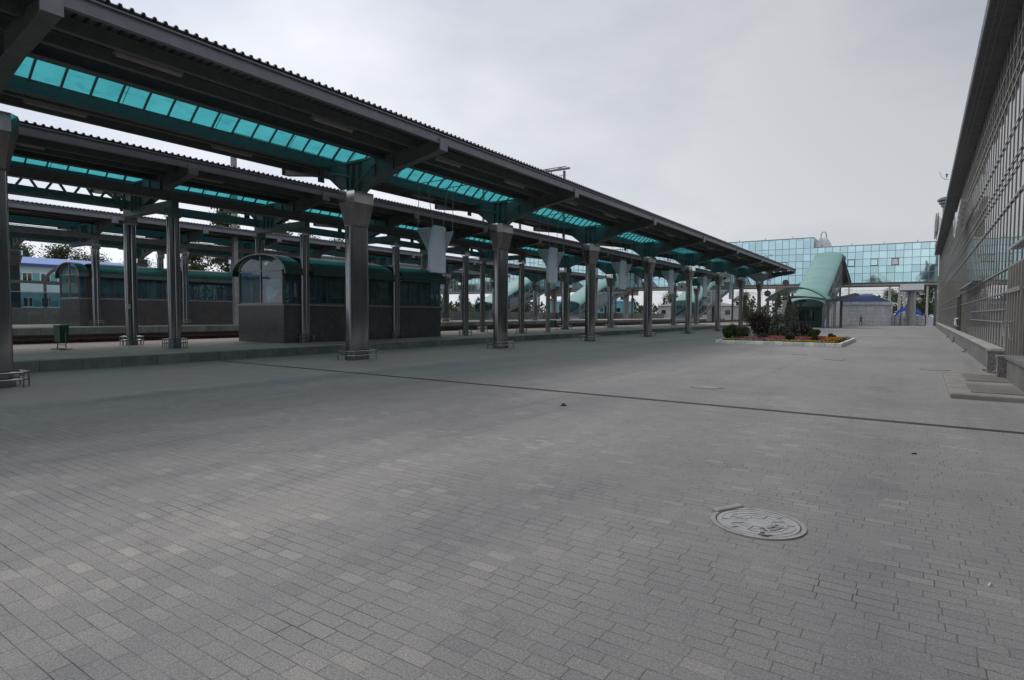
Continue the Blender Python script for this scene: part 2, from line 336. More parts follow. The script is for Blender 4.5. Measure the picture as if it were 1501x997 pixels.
def teal_glazing():
    M = Mat('teal_polycarbonate'); M.t.nodes.remove(M.b)
    n = M.noise(M.coord(), 1.3, 5, .6)
    k_ = M.ramp(n, [(.3, (.062, .37, .39)), (.7, (.092, .48, .49))])
    k_ = M.mixc(1.0, k_, M.ramp(M.noise(M.coord((6, 1, 1)), 1.2, 5, .7), [(.30, (.62, .66, .68)), (.48, (1, 1, 1))]), 'MULTIPLY')
    tr = M.n('ShaderNodeBsdfTransparent'); M.l(k_, tr.inputs[0])
    tl = M.n('ShaderNodeBsdfTranslucent'); tl.inputs[0].default_value = (.06, .40, .40, 1)
    gl = M.n('ShaderNodeBsdfGlossy'); gl.inputs['Roughness'].default_value = .15
    a = M.n('ShaderNodeMixShader'); a.inputs[0].default_value = .18; M.l(tr.outputs[0], a.inputs[1]); M.l(tl.outputs[0], a.inputs[2])
    fr = FR(M, .03, .35)
    b = M.n('ShaderNodeMixShader'); M.l(fr.outputs[0], b.inputs[0]); M.l(a.outputs[0], b.inputs[1]); M.l(gl.outputs[0], b.inputs[2])
    M.l(b.outputs[0], M.o.inputs[0]); return M.m
MT['teal'] = teal_glazing()

# ------------------------------------------------------------------ mesh helpers
class MB:
    def __init__(s): s.v = []; s.f = []; s.mi = []; s.cur = 0
    def mat(s, i): s.cur = i; return s
    def add(s, vs, fs):
        o = len(s.v); s.v += [tuple(p) for p in vs]
        for f in fs: s.f.append(tuple(i+o for i in f)); s.mi.append(s.cur)
        return s
    def box(s, x0, x1, y0, y1, z0, z1, b=0):
        if b <= 0:
            vs = [(x, y, z) for z in (z0, z1) for y in (y0, y1) for x in (x0, x1)]
            return s.add(vs, [(0, 2, 3, 1), (4, 5, 7, 6), (0, 1, 5, 4), (2, 6, 7, 3), (0, 4, 6, 2), (1, 3, 7, 5)])
        # chamfered top edges
        vs = [(x, y, z) for z, k in ((z0, 0), (z1-b, 0), (z1, b)) for x, y in ((x0+k, y0+k), (x1-k, y0+k), (x1-k, y1-k), (x0+k, y1-k))]
        fs = [(3, 2, 1, 0), (8, 9, 10, 11)]
        for L in (0, 4):
            for i in range(4): fs.append((L+i, L+(i+1) % 4, L+4+(i+1) % 4, L+4+i))
        return s.add(vs, fs)
    def beam(s, a, b, wd, ht, up=(0, 0, 1)):
        a = Vector(a); b = Vector(b); d = (b-a).normalized(); up = Vector(up)
        if abs(d.dot(up)) > .97: up = Vector((1, 0, 0))
        sx = d.cross(up).normalized(); sz = sx.cross(d).normalized()
        vs = [p+sx*i*wd/2+sz*j*ht/2 for p in (a, b) for i, j in ((-1, -1), (1, -1), (1, 1), (-1, 1))]
        return s.add(vs, [(0, 1, 2, 3), (7, 6, 5, 4)]+[(i, i+4, (i+1) % 4+4, (i+1) % 4) for i in range(4)])
    def tube(s, pts, r, n=10, caps=True):
        pts = [Vector(p) for p in pts]; rs = r if isinstance(r, (list, tuple)) else [r]*len(pts)
        d0 = (pts[1]-pts[0]).normalized(); up = Vector((0, 0, 1)) if abs(d0.z) < .9 else Vector((1, 0, 0))
        o = len(s.v); rings = []
        for i, p in enumerate(pts):
            d = (pts[min(i+1, len(pts)-1)]-pts[max(i-1, 0)]).normalized()
            sx = d.cross(up).normalized(); sz = sx.cross(d).normalized()
            rings.append([p+(sx*math.cos(t)+sz*math.sin(t))*rs[i] for t in [2*math.pi*k/n for k in range(n)]])
        vs = [q for g in rings for q in g]; fs = []
        for i in range(len(pts)-1):
            for k in range(n): fs.append((i*n+k, i*n+(k+1) % n, (i+1)*n+(k+1) % n, (i+1)*n+k))
        if caps: fs += [tuple(reversed(range(n))), tuple((len(pts)-1)*n+k for k in range(n))]
        return s.add(vs, fs)
    def cyl(s, x, y, z0, z1, r, n=24, r1=None):
        return s.tube([(x, y, z0), (x, y, z1)], [r, r if r1 is None else r1], n)
    def loft(s, secs, caps=True):
        n = len(secs[0]); vs = [p for q in secs for p in q]; fs = []
        for i in range(len(secs)-1):
            for k in range(n): fs.append((i*n+k, i*n+(k+1) % n, (i+1)*n+(k+1) % n, (i+1)*n+k))
        if caps: fs += [tuple(reversed(range(n))), tuple((len(secs)-1)*n+k for k in range(n))]
        return s.add(vs, fs)
    def prism(s, poly, axis, a, b):
        """poly of 2-D points extruded along axis ('x','y','z') from a to b"""
        def P(p, t): return {'x': (t, p[0], p[1]), 'y': (p[0], t, p[1]), 'z': (p[0], p[1], t)}[axis]
        return s.loft([[P(p, a) for p in poly], [P(p, b) for p in poly]])
    def strip(s, prof, axis, a, b, closed=False):
        def P(p, t): return {'x': (t, p[0], p[1]), 'y': (p[0], t, p[1]), 'z': (p[0], p[1], t)}[axis]
        n = len(prof); vs = [P(p, a) for p in prof]+[P(p, b) for p in prof]
        return s.add(vs, [(i, i+1, n+i+1, n+i) for i in range(n-1)])
    def leaf(s, c, sz, nrm=None):
        a = Vector((random.gauss(0, 1), random.gauss(0, 1), random.gauss(0, 1))).normalized()
        b = a.orthogonal().normalized(); b = Matrix.Rotation(random.uniform(0, 6.28), 3, a) @ b; c2 = a.cross(b)
        c = Vector(c); l = sz*random.uniform(.7, 1.3); wd = l*random.uniform(.4, .7)
        return s.add([c-b*l*.5, c+c2*wd*.5, c+b*l*.5, c-c2*wd*.5], [(0, 1, 2, 3)])
    def build(s, name, mat, parent=None, smooth=None, kind=None):
        me = D.meshes.new(name); me.from_pydata(s.v, [], s.f)
        mats = mat if isinstance(mat, (list, tuple)) else [mat]
        for x in mats: me.materials.append(MT[x] if isinstance(x, str) else x)
        if len(mats) > 1: me.polygons.foreach_set('material_index', s.mi)
        if smooth:
            me.polygons.foreach_set('use_smooth', [True]*len(me.polygons)); me.set_sharp_from_angle(angle=R(smooth))
        me.update(); o = D.objects.new(name, me); COL.objects.link(o)
        if parent: o.parent = parent
        if kind: o['kind'] = kind
        return o

def tag(o, label=None, cat=None, group=None, kind=None):
    if label: o['label'] = label
    if cat: o['category'] = cat
    if group: o['group'] = group
    if kind: o['kind'] = kind
    return o
def empty(name, loc=(0, 0, 0), label=None, cat=None, group=None, rz=0):
    o = D.objects.new(name, None); COL.objects.link(o); o.location = loc; o.rotation_euler.z = rz; o.empty_display_size = .3
    return tag(o, label, cat, group)
KIDS = {}
def kids(o): return [c for c in D.objects if c.parent is o]
def copy_tree(o, loc=None, label=None, parent=None):
    c = o.copy(); COL.objects.link(c); c.parent = parent
    if loc is not None: c.location = loc
    if label: c['label'] = label
    for k in kids(o): copy_tree(k, parent=c)
    return c

# ------------------------------------------------------------------ ground, platforms, tracks
MB().box(-600, 600, -500, 700, -.6, -.05).build('ground', 'ground', kind='structure')
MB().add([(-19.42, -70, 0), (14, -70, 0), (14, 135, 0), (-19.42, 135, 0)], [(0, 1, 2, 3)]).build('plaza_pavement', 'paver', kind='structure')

def platform(x0, x1, z, y0=-40, y1=150):
    b = MB(); b.mat(0).box(x0+.32, x1-.32, y0, y1, -.04, z)
    b.mat(1).box(x1-.318, x1, y0, y1, -.04, z+.006, .015).box(x0, x0+.318, y0, y1, -.04, z+.006, .015)
    b.build('platform', ['plat', 'kerb'], kind='structure')
platform(-29.1, -19.42, .30)
platform(-49, -38.6, .72)
platform(-66, -54, 1.86)
MB().box(-19.419, -19.30, -40, 130, .001, .012).build('pavement_edge_strip', 'concrete', kind='structure')
for x0, x1 in ((-38.6, -29.1), (-54, -49), (-86, -66)):
    MB().box(x0, x1, -60, 400, -.03, .12 if x0 < -40 else .20).build('track_bed', 'ballast', kind='structure')
def track(cx, lab):
    t = empty('railway_track', (cx, 40, 0 if cx < -40 else .085), lab, 'railway track', 'railway tracks between the platforms')
    for s in (-1, 1):
        r = MB(); X = s*.76
        r.box(X-.07, X+.07, -90, 300, .16, .19).box(X-.012, X+.012, -90, 300, .19, .29); r.box(X-.036, X+.036, -90, 300, .29, .325)
        r.build('rail', 'rail', t)
    k = MB(); y = -60
    while y < 160: k.box(-1.3, 1.3, y, y+.25, .10, .158); y += .6
    k.build('sleepers', 'concrete', t)
track(-31.4, 'rusty rail track directly behind the near platform with the green bin')
track(-36.2, 'second rusty rail track, running beneath the edge of the raised middle platform')
track(-51.4, 'rail track at the foot of the high dark wall of the farthest platform')

# drain channel across the plaza
dr = empty('drain_channel', (0, 10.92, 0), 'long narrow dark slotted drain grating crossing the whole plaza', 'drain')
b = MB(); b.box(-19.2, 2.0, -.055, .055, .001, .005); b.build('grate', 'iron_dark', dr)
b = MB()
for s in (-1, 1): b.box(-19.2, 2.0, s*.062-.006, s*.062+.006, .001, .008)
b.build('frame', 'dark_alu', dr)

# ------------------------------------------------------------------ canopies
def rect_sec(cx, cy, z, lx, ly, c):
    """octagonal section: lx by ly with chamfer c"""
    a, d = lx/2, ly/2
    return [(cx+x, cy+y, z) for x, y in ((-a+c, -d), (a-c, -d), (a, -d+c), (a, d-c), (a-c, d), (-a+c, d), (-a, d-c), (-a, -d+c))]
def round_sec(cx, cy, z, lx, ly, e=.42, n=40):
    """softly rounded rectangle"""
    f = lambda v: math.copysign(abs(v)**e, v)
    return [(cx+lx/2*f(math.cos(2*math.pi*(k+.5)/n)), cy+ly/2*f(math.sin(2*math.pi*(k+.5)/n)), z) for k in range(n)]

def guard(parent, cx, cy, lx, ly, z0, hs=(.17, .32)):
    g = MB(); a, d, c = lx/2, ly/2, .14
    loop = [(-a+c, -d), (a-c, -d), (a, -d+c), (a, d-c), (a-c, d), (-a+c, d), (-a, d-c), (-a, -d+c), (-a+c, -d)]
    for h in hs:
        for p, q in zip(loop, loop[1:]): g.tube([(cx+p[0], cy+p[1], z0+h), (cx+q[0], cy+q[1], z0+h)], .02, 8)
    for p in ((-a+c, -d), (a-c, -d), (a, -d+c), (a, d-c), (a-c, d), (-a+c, d), (-a, d-c), (-a, -d+c)):
        g.tube([(cx+p[0], cy+p[1], z0), (cx+p[0], cy+p[1], z0+hs[-1])], .016, 8)
    g.build('guard_rail', 'tube', parent, 40)

def big_column(root, y, zb, zt, detail=True):
    """flat wide steel-clad column with flared cap"""
    c = MB(); c.loft([round_sec(0, 0, z, .36, .86) for z in (zb, zb+2.62)]+[round_sec(0, 0, z, .368, .868) for z in (zb+2.62, zb+2.65)]+[round_sec(0, 0, z, .36, .86) for z in (zb+2.65, zt-1.18)])
    o = c.build('column', 'steel', root, 30); o.location = (0, y, 0)
    f = MB(); f.loft([rect_sec(0, 0, zt-1.19, .38, .88, .08), rect_sec(0, 0, zt-1.14, .39, .89, .08), rect_sec(0, 0, zt-.39, .76, 1.20, .18)])
    f.build('cap_cone', 'cone', o)
    f = MB(); f.loft([rect_sec(0, 0, zt-.388, .78, 1.22, .18), rect_sec(0, 0, zt, .78, 1.22, .18)])
    f.build('cap_band', 'polish', o)
    f = MB(); f.loft([rect_sec(0, 0, zb, .40, .92, .09), rect_sec(0, 0, zb+.18, .40, .92, .09)]); f.build('foot_plate', 'steel', o)
    if detail: guard(o, 0, 0, .82, 1.28, zb)
    return o

def slim_column(root, u, y, zb, zt):
    c = MB()
    for s in (-1, 1): c.cyl(0, s*.10, zb, zt, .125, 20)
    c.box(-.05, .05, -.12, .12, zb, zt)
    o = c.build('column', 'steel', root, 40); o.location = (u, y, 0)
    f = MB(); f.box(-.15, .15, -.24, .24, zt-.30, zt+.0); f.build('cap_band', 'polish', o)
    guard(o, 0, 0, .56, .74, zb, (.20, .34))
    return o

def arc(x0, x1, z0, rise, n=10):
    return [(x0+(x1-x0)*i/n, z0+rise*math.sin(math.pi*i/n)) for i in range(n+1)]

def canopy(cx, dz, zplat, arms, ycols, y0, y1, label, lamps=True, hi=True, open_last=False, truss=None):
    """u axis = x from the centre line. dz raises the whole roof."""
    root = empty('platform_canopy', (cx, 0, 0), label, 'platform canopy', 'long platform canopies')
    z = lambda v: v+dz
    # roof sheets, trapezoid ribs running down the slope
    def sheet(ua, za, ub, zb_):
        b = MB(); p = .2; n = int((y1-y0)/p)
        prof = []
        for i in range(n):
            y = y0+i*p
            prof += [(y, 0), (y+.105, 0), (y+.128, .055), (y+.172, .055), (y+.195, 0)]
        vs = []; fs = []
        for u, zz in ((ua, za), (ub, zb_)):
            for off in (0, -.012):
                vs += [(u, y, z(zz)+h+off) for y, h in prof]
        k = len(prof)
        for i in range(k-1):
            fs += [(i, i+1, 2*k+i+1, 2*k+i), (k+i, 3*k+i, 3*k+i+1, k+i+1), (i, k+i, k+i+1, i+1), (2*k+i, 2*k+i+1, 3*k+i+1, 3*k+i)]
        return b.add(vs, fs)
    o = sheet(4.02, 7.235, 1.41, 7.085).build('roof_sheet', 'sheet', root)
    o = sheet(-4.02, 7.29, -1.41, 7.085).build('roof_sheet', 'sheet', root)
    # fascia: C section channel
    b = MB(); b.box(3.87, 3.93, y0, y1, z(6.88), z(7.19)); b.box(3.93, 3.99, y0, y1, z(6.88), z(6.91)); b.box(3.93, 3.99, y0, y1, z(7.15), z(7.18)); b.build('fascia', 'grey_paint', root)
    b = MB(); b.box(-3.93, -3.87, y0, y1, z(7.16), z(7.27)); b.build('fascia', 'dark_paint', root)
    for u in (2.98, 2.10, -2.98, -2.10):
        zz = 7.10 if u > 0 else 7.13
        b = MB(); b.box(u-.035, u+.035, y0, y1, z(zz-.24), z(zz)); b.box(u-.10, u-.035, y0, y1, z(zz-.24), z(zz-.225)); b.box(u+.035, u+.10, y0, y1, z(zz-.015), z(zz)); b.build('purlin', 'dark_paint', root)
    for u in (1.34, -1.34):
        b = MB(); b.box(u-.06, u+.06, y0, y1, z(6.82), z(7.14)); b.box(u-.14, u+.14, y0, y1, z(6.79), z(6.82)); b.build('gutter_beam', 'green_paint', root)
    # brackets, one pair per column line
    for i, y in enumerate(arms):
        h = .15
        for s in (1, -1):
            if s > 0: P = [(.30, 5.78), (.62, 5.98), (2.20, 6.42), (3.97, 6.70), (3.97, 7.05), (1.2, 6.86), (.30, 6.80)]
            else: P = [(.30, 5.78), (.62, 5.96), (1.35, 6.50), (2.6, 6.74), (3.97, 6.92), (3.97, 7.20), (1.2, 6.86), (.30, 6.80)]
            b = MB(); b.prism([(s*u, z(v)) for u, v in P], 'y', y-h*.55, y+h*.55)
            # flanges
            lo = P[:-3]; up = [P[-3], P[-2], P[-1]]
            for q, w2 in zip(lo, lo[1:]): b.beam((s*q[0], y, z(q[1])-.012), (s*w2[0], y, z(w2[1])-.012), .30, .024)
            for uu_ in (1.05, 1.9): b.box(s*uu_-.01, s*uu_+.01, y-.14, y+.14, z(6.3 if uu_ > 1.5 else 6.15)+.1, z(6.84))
            o = b.build('bracket_arm', 'dark_paint', root)
            e = MB(); zz = 6.68 if s > 0 else 6.90
            e.box(s*3.99-.02, s*3.99+.02, y-.17, y+.17, z(zz), z(zz+.36)); e.build('end_plate', 'grey_paint', o)
        # centre head block with stiffener plates
        b = MB(); b.box(-.30, .30, y-.09, y+.09, z(5.80), z(6.80)); b.box(-.36, .36, y-.22, y+.22, z(6.80), z(6.84))
        for u in (-.3, 0, .3): b.box(u-.012, u+.012, y-.2, y+.2, z(5.8), z(6.8))
        b.build('bracket_head', 'dark_paint', root)
        if hi and i < 7:
            b = MB(); yy = y-.24
            b.tube([(1.34, yy, z(6.80)), (1.30, yy, z(6.70)), (.22, yy, z(5.98)), (.16, yy, z(5.9)), (.14, yy, z(5.6))], .04, 8)
            b.tube([(-1.34, yy, z(6.80)), (-1.30, yy, z(6.62)), (-.12, yy, z(6.36)), (-.02, yy, z(6.28)), (0, yy, z(5.6))], .04, 8)
            b.build('downpipe', 'green_paint', root, 40)
    ys = [y0]+list(arms)+[y1]
    # vaulted skylights, bay by bay
    for i in range(len(ys)-1):
        a, c = ys[i]+.012, ys[i+1]-.012
        if c-a < .5: continue
        last = open_last and i >= len(ys)-3
        n = max(2, int(round((c-a)/.64))); pr = arc(-1.30, 1.30, z(7.12), .74, 14)
        b = MB(); b.strip(pr, 'y', a, c)
        if last: b = MB(); b.strip(pr[:5], 'y', a, c)
        g = b.build('skylight', 'teal', root, 60)
        b = MB()
        for k in range(n+1):
            y = a+(c-a)*k/n
            for p, q in zip(pr, pr[1:]): b.beam((p[0], y, p[1]-.03), (q[0], y, q[1]-.03), .045, .05)
            if k % 4 == 1 and k < n:      # overlap of two glazing sheets
                yo = y+.12
                for p, q in zip(pr, pr[1:]): b.beam((p[0], yo, p[1]+.012), (q[0], yo, q[1]+.012), .012, .012)
        b.build('glazing_bars', 'dark_paint', g)
    # stiffening cross struts seen along the centre line
    for y in arms: b = MB(); b.box(-1.27, 1.27, y-.05, y+.05, z(6.86), z(6.94)); b.build('cross_tie', 'dark_paint', root)
    if lamps:
        for i in range(len(arms)-1):
            for f in (.22, .70):
                y = arms[i]+(arms[i+1]-arms[i])*f
                if arms[i+1]-arms[i] < 7 and f > .5: continue
                for u in (2.52, -2.52):
                    b = MB(); b.box(u-.07, u+.07, y-.68, y+.68, z(6.93), z(7.0)); b.tube([(u, y-.66, z(6.925)), (u, y+.66, z(6.925))], .05, 8); b.build('tube_lamp', 'tubelamp', root)
    for kind, u, y in ycols:
        if kind == 'big': big_column(root, y, zplat, z(5.80))
        else:
            slim_column(root, u, y, zplat, z(5.62))
    sl_ = sorted({y for k, u, y in ycols if k == 'slim'})
    us = [u for k, u, y in ycols if k == 'slim']; ulo, uhi = (min(us), max(us)) if us else (0, 0)
    for y in sl_:
        b = MB(); b.box(ulo-.2, uhi+.2, y-.13, y+.13, z(5.64), z(5.92)); b.box(ulo-.2, uhi+.2, y-.16, y+.16, z(5.62), z(5.64)); b.build('cross_head', 'dark_paint', root)
    if sl_:
        for u in (ulo, uhi):
            b = MB(); b.box(u-.10, u+.10, sl_[0]-6, sl_[-1]+.4, z(5.93), z(6.26)); b.box(u-.16, u+.16, sl_[0]-6, sl_[-1]+.4, z(5.925), z(5.929)); b.build('edge_beam', 'dark_paint', root)
    if truss:
        a, c = truss; b = MB(); n = 6; u = -.4; zb_, zt_ = z(5.95), z(6.62)
        b.beam((u, a, zt_), (u, c, zt_), .12, .12); b.beam((u, a, zb_), (u, c, zb_), .12, .12)
        for k in range(n):
            p = a+(c-a)*k/n; q = a+(c-a)*(k+1)/n; mm = (p+q)/2
            b.beam((u, p, zb_), (u, mm, zt_), .07, .07); b.beam((u, mm, zt_), (u, q, zb_), .07, .07)
        for s, yy in ((1, a), (-1, c)): b.tube([(u, yy, zb_-.2), (u, yy+s*.25, zb_+.25), (u, yy+s*.7, zb_+.55), (u, yy+s*1.3, zt_)], .06, 8)
        b.build('truss', 'dark_paint', root)
    return root

A1 = [-5.6, 4.1, 14.2, 22.95, 32.31, 41.74, 51.1, 60.45, 69.8, 79.1]
C1 = canopy(-16.24, 0, 0, A1, [('big', 0, y) for y in A1], -9, 80.2, 'near dark steel canopy with teal skylights, standing directly on the paved plaza', open_last=True)
A2p = [-5.5, -.1, 5.3, 11.05, 16.7, 22.3, 28.1, 34.3]; A2b = [44.9, 54.2, 63.5, 72.8, 82.1]
C2 = canopy(-25.0, -.25, .30, A2p+A2b, [('slim', u, y) for y in A2p[2:] for u in (2.5, -.9)]+[('big', 0, y) for y in A2b], -9, 84, 'second canopy back, on paired slim steel columns beside the granite stair shelter', truss=(5.5, 10.6), hi=False)
A3p = [-6, -.6, 4.9, 10.4, 15.9, 21.3, 26.8, 32.2]; A3b = [41, 50.3, 59.6, 69, 78.3]
C3 = canopy(-43.05, .15, .72, A3p+A3b, [('slim', u, y) for y in A3p[4:] for u in (1.2,)]+[('slim', -2.2, y) for y in A3p[5:]]+[('big', 0, y) for y in A3b], -9, 84, 'third canopy back, over the raised middle platform', hi=False)
A4 = [-2, 7.3, 16.6, 25.9, 35.2, 44.5, 53.8, 63.1, 72.4]
C4 = canopy(-58.7, .60, 1.86, A4, [('big', 0, y) for y in A4], -9, 80, 'farthest canopy, behind the high dark platform wall', hi=False, lamps=False)

# service stickers / plates on the first columns, cables
c0 = [o for o in kids(C1) if o.name.startswith('column')]
for o in c0:
    if abs(o.location.y-14.2) < .1:
        b = MB(); b.box(-.05, .03, -.428, -.421, .50, .86); b.build('plate', 'rust', o)
        b = MB(); b.box(-.05, .02, -.428, -.421, 1.62, 1.74); b.build('sticker', 'white', o)

for o in kids(C2):
    if o.name.startswith('column') and abs(o.location.y-11.05) < .1 and o.location.x < 0:
        b = MB(); b.box(.10, .13, -.20, -.08, 1.75, 1.93); b.build('sticker', 'white', o)
# ------------------------------------------------------------------ hanging display hoods under the near canopy
def make_hood(loc, label):
    r = empty('hanging_display', loc, label, 'hanging display', 'grey display hoods hung from the near canopy')
    b = MB(); b.prism([(-.44, 3.38), (-.38, 3.30), (.42, 3.30), (.47, 3.36), (.47, 5.12), (.42, 5.20), (-.20, 5.20), (-.47, 4.25), (-.47, 3.45)], 'x', -.06, .08); b.build('front_panel', 'hood', r)
    b = MB(); b.prism([(-.08, 4.1), (-.07, 4.1), (-.07, 5.1), (-.60, 5.1)], 'y', -.44, .44); b.build('housing', 'hood_slat', r)
    for s, P in ((-1, [(-.061, 4.22), (-.12, 4.22), (-.68, 5.06), (-.061, 5.06)]), (1, [(.081, 4.22), (.12, 4.22), (.52, 5.0), (.081, 5.0)])):
        e = MB(); e.prism(P, 'y', s*.45-.012, s*.45+.012)
        k = e.build('end_panel', 'hood_slat', r)
        if s < 0:
            g = MB()
            for i in range(9):
                zz = 4.3+i*.085; f = (zz-4.22)/.84
                g.box(-.11-.56*f+.02, -.07, s*.463-.006, s*.463+.006, zz, zz+.014)
            g.build('slats', 'dark_alu', k)
    for (x, y) in ((-.62, -.45), (0, -.2), (0, .35), (.45, .45)):
        b = MB(); b.tube([(x, y, 5.0), (x*.7+.05, (-.62 if y < 0 else .62), 6.82)], .013, 6); b.build('hanger_rod', 'alu', r)
    b = MB(); b.tube([(-1.28, -.62, 6.84), (1.28, -.62, 6.84)], .016, 6).tube([(-1.28, .62, 6.84), (1.28, .62, 6.84)], .016, 6); b.build('support_bar', 'dark_paint', r)
    return r
hood_labels = ['pale grey tapered display housing nearest the camera, hung beside the first full column',
    'second nearest grey display housing, hung between the second and third full columns',
    'third nearest grey display housing, hung between the third and fourth full columns',
    'fourth nearest grey display housing, hung between the fourth and fifth full columns',
    'fifth nearest grey display housing, hung just before the sixth full column',
    'farthest grey display housing, hung just past the sixth full column']
hy = [18.4, 27.7, 37.0, 46.5, 55.8, 65.1]
h0 = make_hood((-16.24, hy[0], 0), hood_labels[0])
for y, l in zip(hy[1:], hood_labels[1:]): copy_tree(h0, (-16.24, y, 0), l)

# ------------------------------------------------------------------ granite stair shelters
def shelter(x0, x1, y0, y1, zb, cols, label):
    """x1 is the side towards the camera"""
    r = empty('stair_shelter', ((x0+x1)/2, y0, zb), label, 'stair shelter', 'granite stair shelters with green vaulted roofs')
    hw = (x1-x0)/2; L = y1-y0; hs = 1.64
    b = MB(); b.box(hw-.22, hw, 0, L, 0, hs).box(-hw, -hw+.22, 0, L, 0, hs).box(-hw+.22, hw-.22, 0, .22, 0, hs).box(-hw+.22, hw-.22, L-.22, L, 0, hs); b.build('granite_base', 'granite', r)
    b = MB(); b.box(-hw-.03, hw+.03, -.03, .26, hs, hs+.07).box(hw-.26, hw+.03, .26, L+.03, hs, hs+.07).box(-hw-.03, -hw+.26, .26, L+.03, hs, hs+.07); b.build('coping', 'alu', r)
    cl = sorted(c-y0 for c in cols if y0 < c < y1)
    cuts = [0]+cl+[L]
    za, zb2, zt = hs+.07, 3.18, 3.98
    n = 16
    def vault(hw_, za_, rise): return [(-hw_*math.cos(math.pi*i/n), za_+rise*math.sin(math.pi*i/n)**.9) for i in range(n+1)]
    for i in range(len(cuts)-1):
        a = cuts[i]+(.32 if i else -.10); c = cuts[i+1]-(.32 if i < len(cuts)-2 else -.10)
        pr = vault(hw+.30, zb2-.16, zt-zb2+.12)
        v = MB(); o2 = [(p[0]*.985, p[1]-.04) for p in pr]
        for p, q, p2, q2 in zip(pr, pr[1:], o2, o2[1:]): v.loft([[(p[0], a, p[1]), (q[0], a, q[1]), (q2[0], a, q2[1]), (p2[0], a, p2[1])], [(p[0], c, p[1]), (q[0], c, q[1]), (q2[0], c, q2[1]), (p2[0], c, p2[1])]])
        v.build('roof', 'shelter_roof', r)
    # side glazing and frames
    for s in (-1, 1):
        X = s*(hw-.08)
        for i in range(len(cuts)-1):
            a = cuts[i]+(.26 if i else .0); c = cuts[i+1]-(.26 if i < len(cuts)-2 else .0)
            g = MB(); g.add([(X, a, za), (X, c, za), (X, c, zb2), (X, a, zb2)], [(0, 1, 2, 3)]); o = g.build('window', 'shelter_glass', r)
            f = MB(); k = max(1, int(round((c-a)/.95)))
            for j in range(k+1):
                y = a+(c-a)*j/k; y = min(max(y, a+.03), c-.03); f.box(X-.03, X+.03, y-.03, y+.03, za, zb2)
            for zz in (za+.03, zb2-.03): f.box(X-.028, X+.028, a, c, zz-.03, zz+.03)
            f.build('frame', 'dark_alu', o)
            if 0 < i:
                f = MB(); f.box(X-.12, X+.06, cuts[i]-.24, cuts[i]+.24, za, zb2+.3); f.build('pier', 'dark_alu', r)
    # arched gable ends
    for y, sgn in ((.05, -1), (L-.05, 1)):
        pr = vault(hw-.06, zb2, zt-zb2-.06)
        g = MB(); g.add([(p[0], y, p[1]) for p in pr]+[(hw-.06, y, za), (-hw+.06, y, za)], [tuple(range(n+3))]); o = g.build('gable_window', 'shelter_glass', r)
        f = MB()
        for p, q in zip(pr, pr[1:]): f.beam((p[0], y, p[1]), (q[0], y, q[1]), .07, .07, (0, 1, 0))
        for X in (-hw+.09, 0, hw-.09): f.box(X-.035, X+.035, y-.035, y+.035, za, zb2 if X else zt-.1)
        for zz in (za+.03, zb2-.02): f.box(-hw+.06, hw-.06, y-.03, y+.03, zz-.025, zz+.025)
        f.build('gable_frame', 'alu', o)
        f = MB(); pr2 = vault(hw+.30, zb2-.16, zt-zb2+.12); yy = y+sgn*.17
        for p, q in zip(pr2, pr2[1:]): f.beam((p[0], yy, p[1]-.02), (q[0], yy, q[1]-.02), .05, .035, (0, 1, 0))
        f.build('roof_edge_trim', 'alu', r)
    # handrail inside the stair well
    f = MB(); f.tube([(-hw*.2, .8, 1.0), (-hw*.2, .8, 2.0), (-hw*.2, L-.6, 2.0), (-hw*.2, L-.6, .9)], .025, 8); f.build('handrail', 'tube', r)
    return r
shelter(-26.0, -22.55, 15.65, 25.9, .30, A2p, 'dark granite stair shelter on the near platform, behind the first full column')
shelter(-45.3, -42.3, 15.15, 26.5, .74, A3p, 'farther granite stair shelter at left, on the raised middle platform')
shelter(-45.6, -42.0, 34.0, 46.0, .72, [41], 'granite stair shelter farther along the raised middle platform, mostly hidden by columns')

# ------------------------------------------------------------------ litter bin
r = empty('litter_bin', (-24.6, 8.25, .30), 'dark green metal litter bin on a tubular stand, alone on the near platform', 'bin', rz=R(8))
b = MB(); b.loft([[(-.16, -.13, .27), (.16, -.13, .27), (.16, .13, .27), (-.16, .13, .27)], [(-.19, -.15, .84), (.19, -.15, .84), (.19, .15, .84), (-.19, .15, .84)]]); b.box(-.20, .20, -.16, .16, .83, .855); b.build('bucket', 'bin', r)
b = MB()
for s in (-1, 1): b.tube([(s*.26, 0, .02), (s*.26, 0, .62)], .018, 8); b.tube([(s*.26, -.2, .02), (s*.26, .2, .02)], .018, 8); b.tube([(s*.26, 0, .55), (s*.2, 0, .55)], .014, 8)
b.tube([(-.26, 0, .16), (.26, 0, .16)], .014, 8); b.build('stand', 'dark_paint', r)
r = empty('litter_bin', (-25.6, 44.0, .30), 'small green bin far along the near platform, beside the flared column', 'bin')
b = MB(); b.loft([[(-.19, -.15, .2), (.19, -.15, .2), (.19, .15, .2), (-.19, .15, .2)], [(-.22, -.17, .80), (.22, -.17, .80), (.22, .17, .80), (-.22, .17, .80)]]); b.build('bucket', 'bin', r)
b = MB()
for s in (-1, 1): b.tube([(s*.26, 0, .0), (s*.26, 0, .6)], .018, 8); b.tube([(s*.26, -.2, .02), (s*.26, .2, .02)], .018, 8)
b.build('stand', 'dark_paint', r)

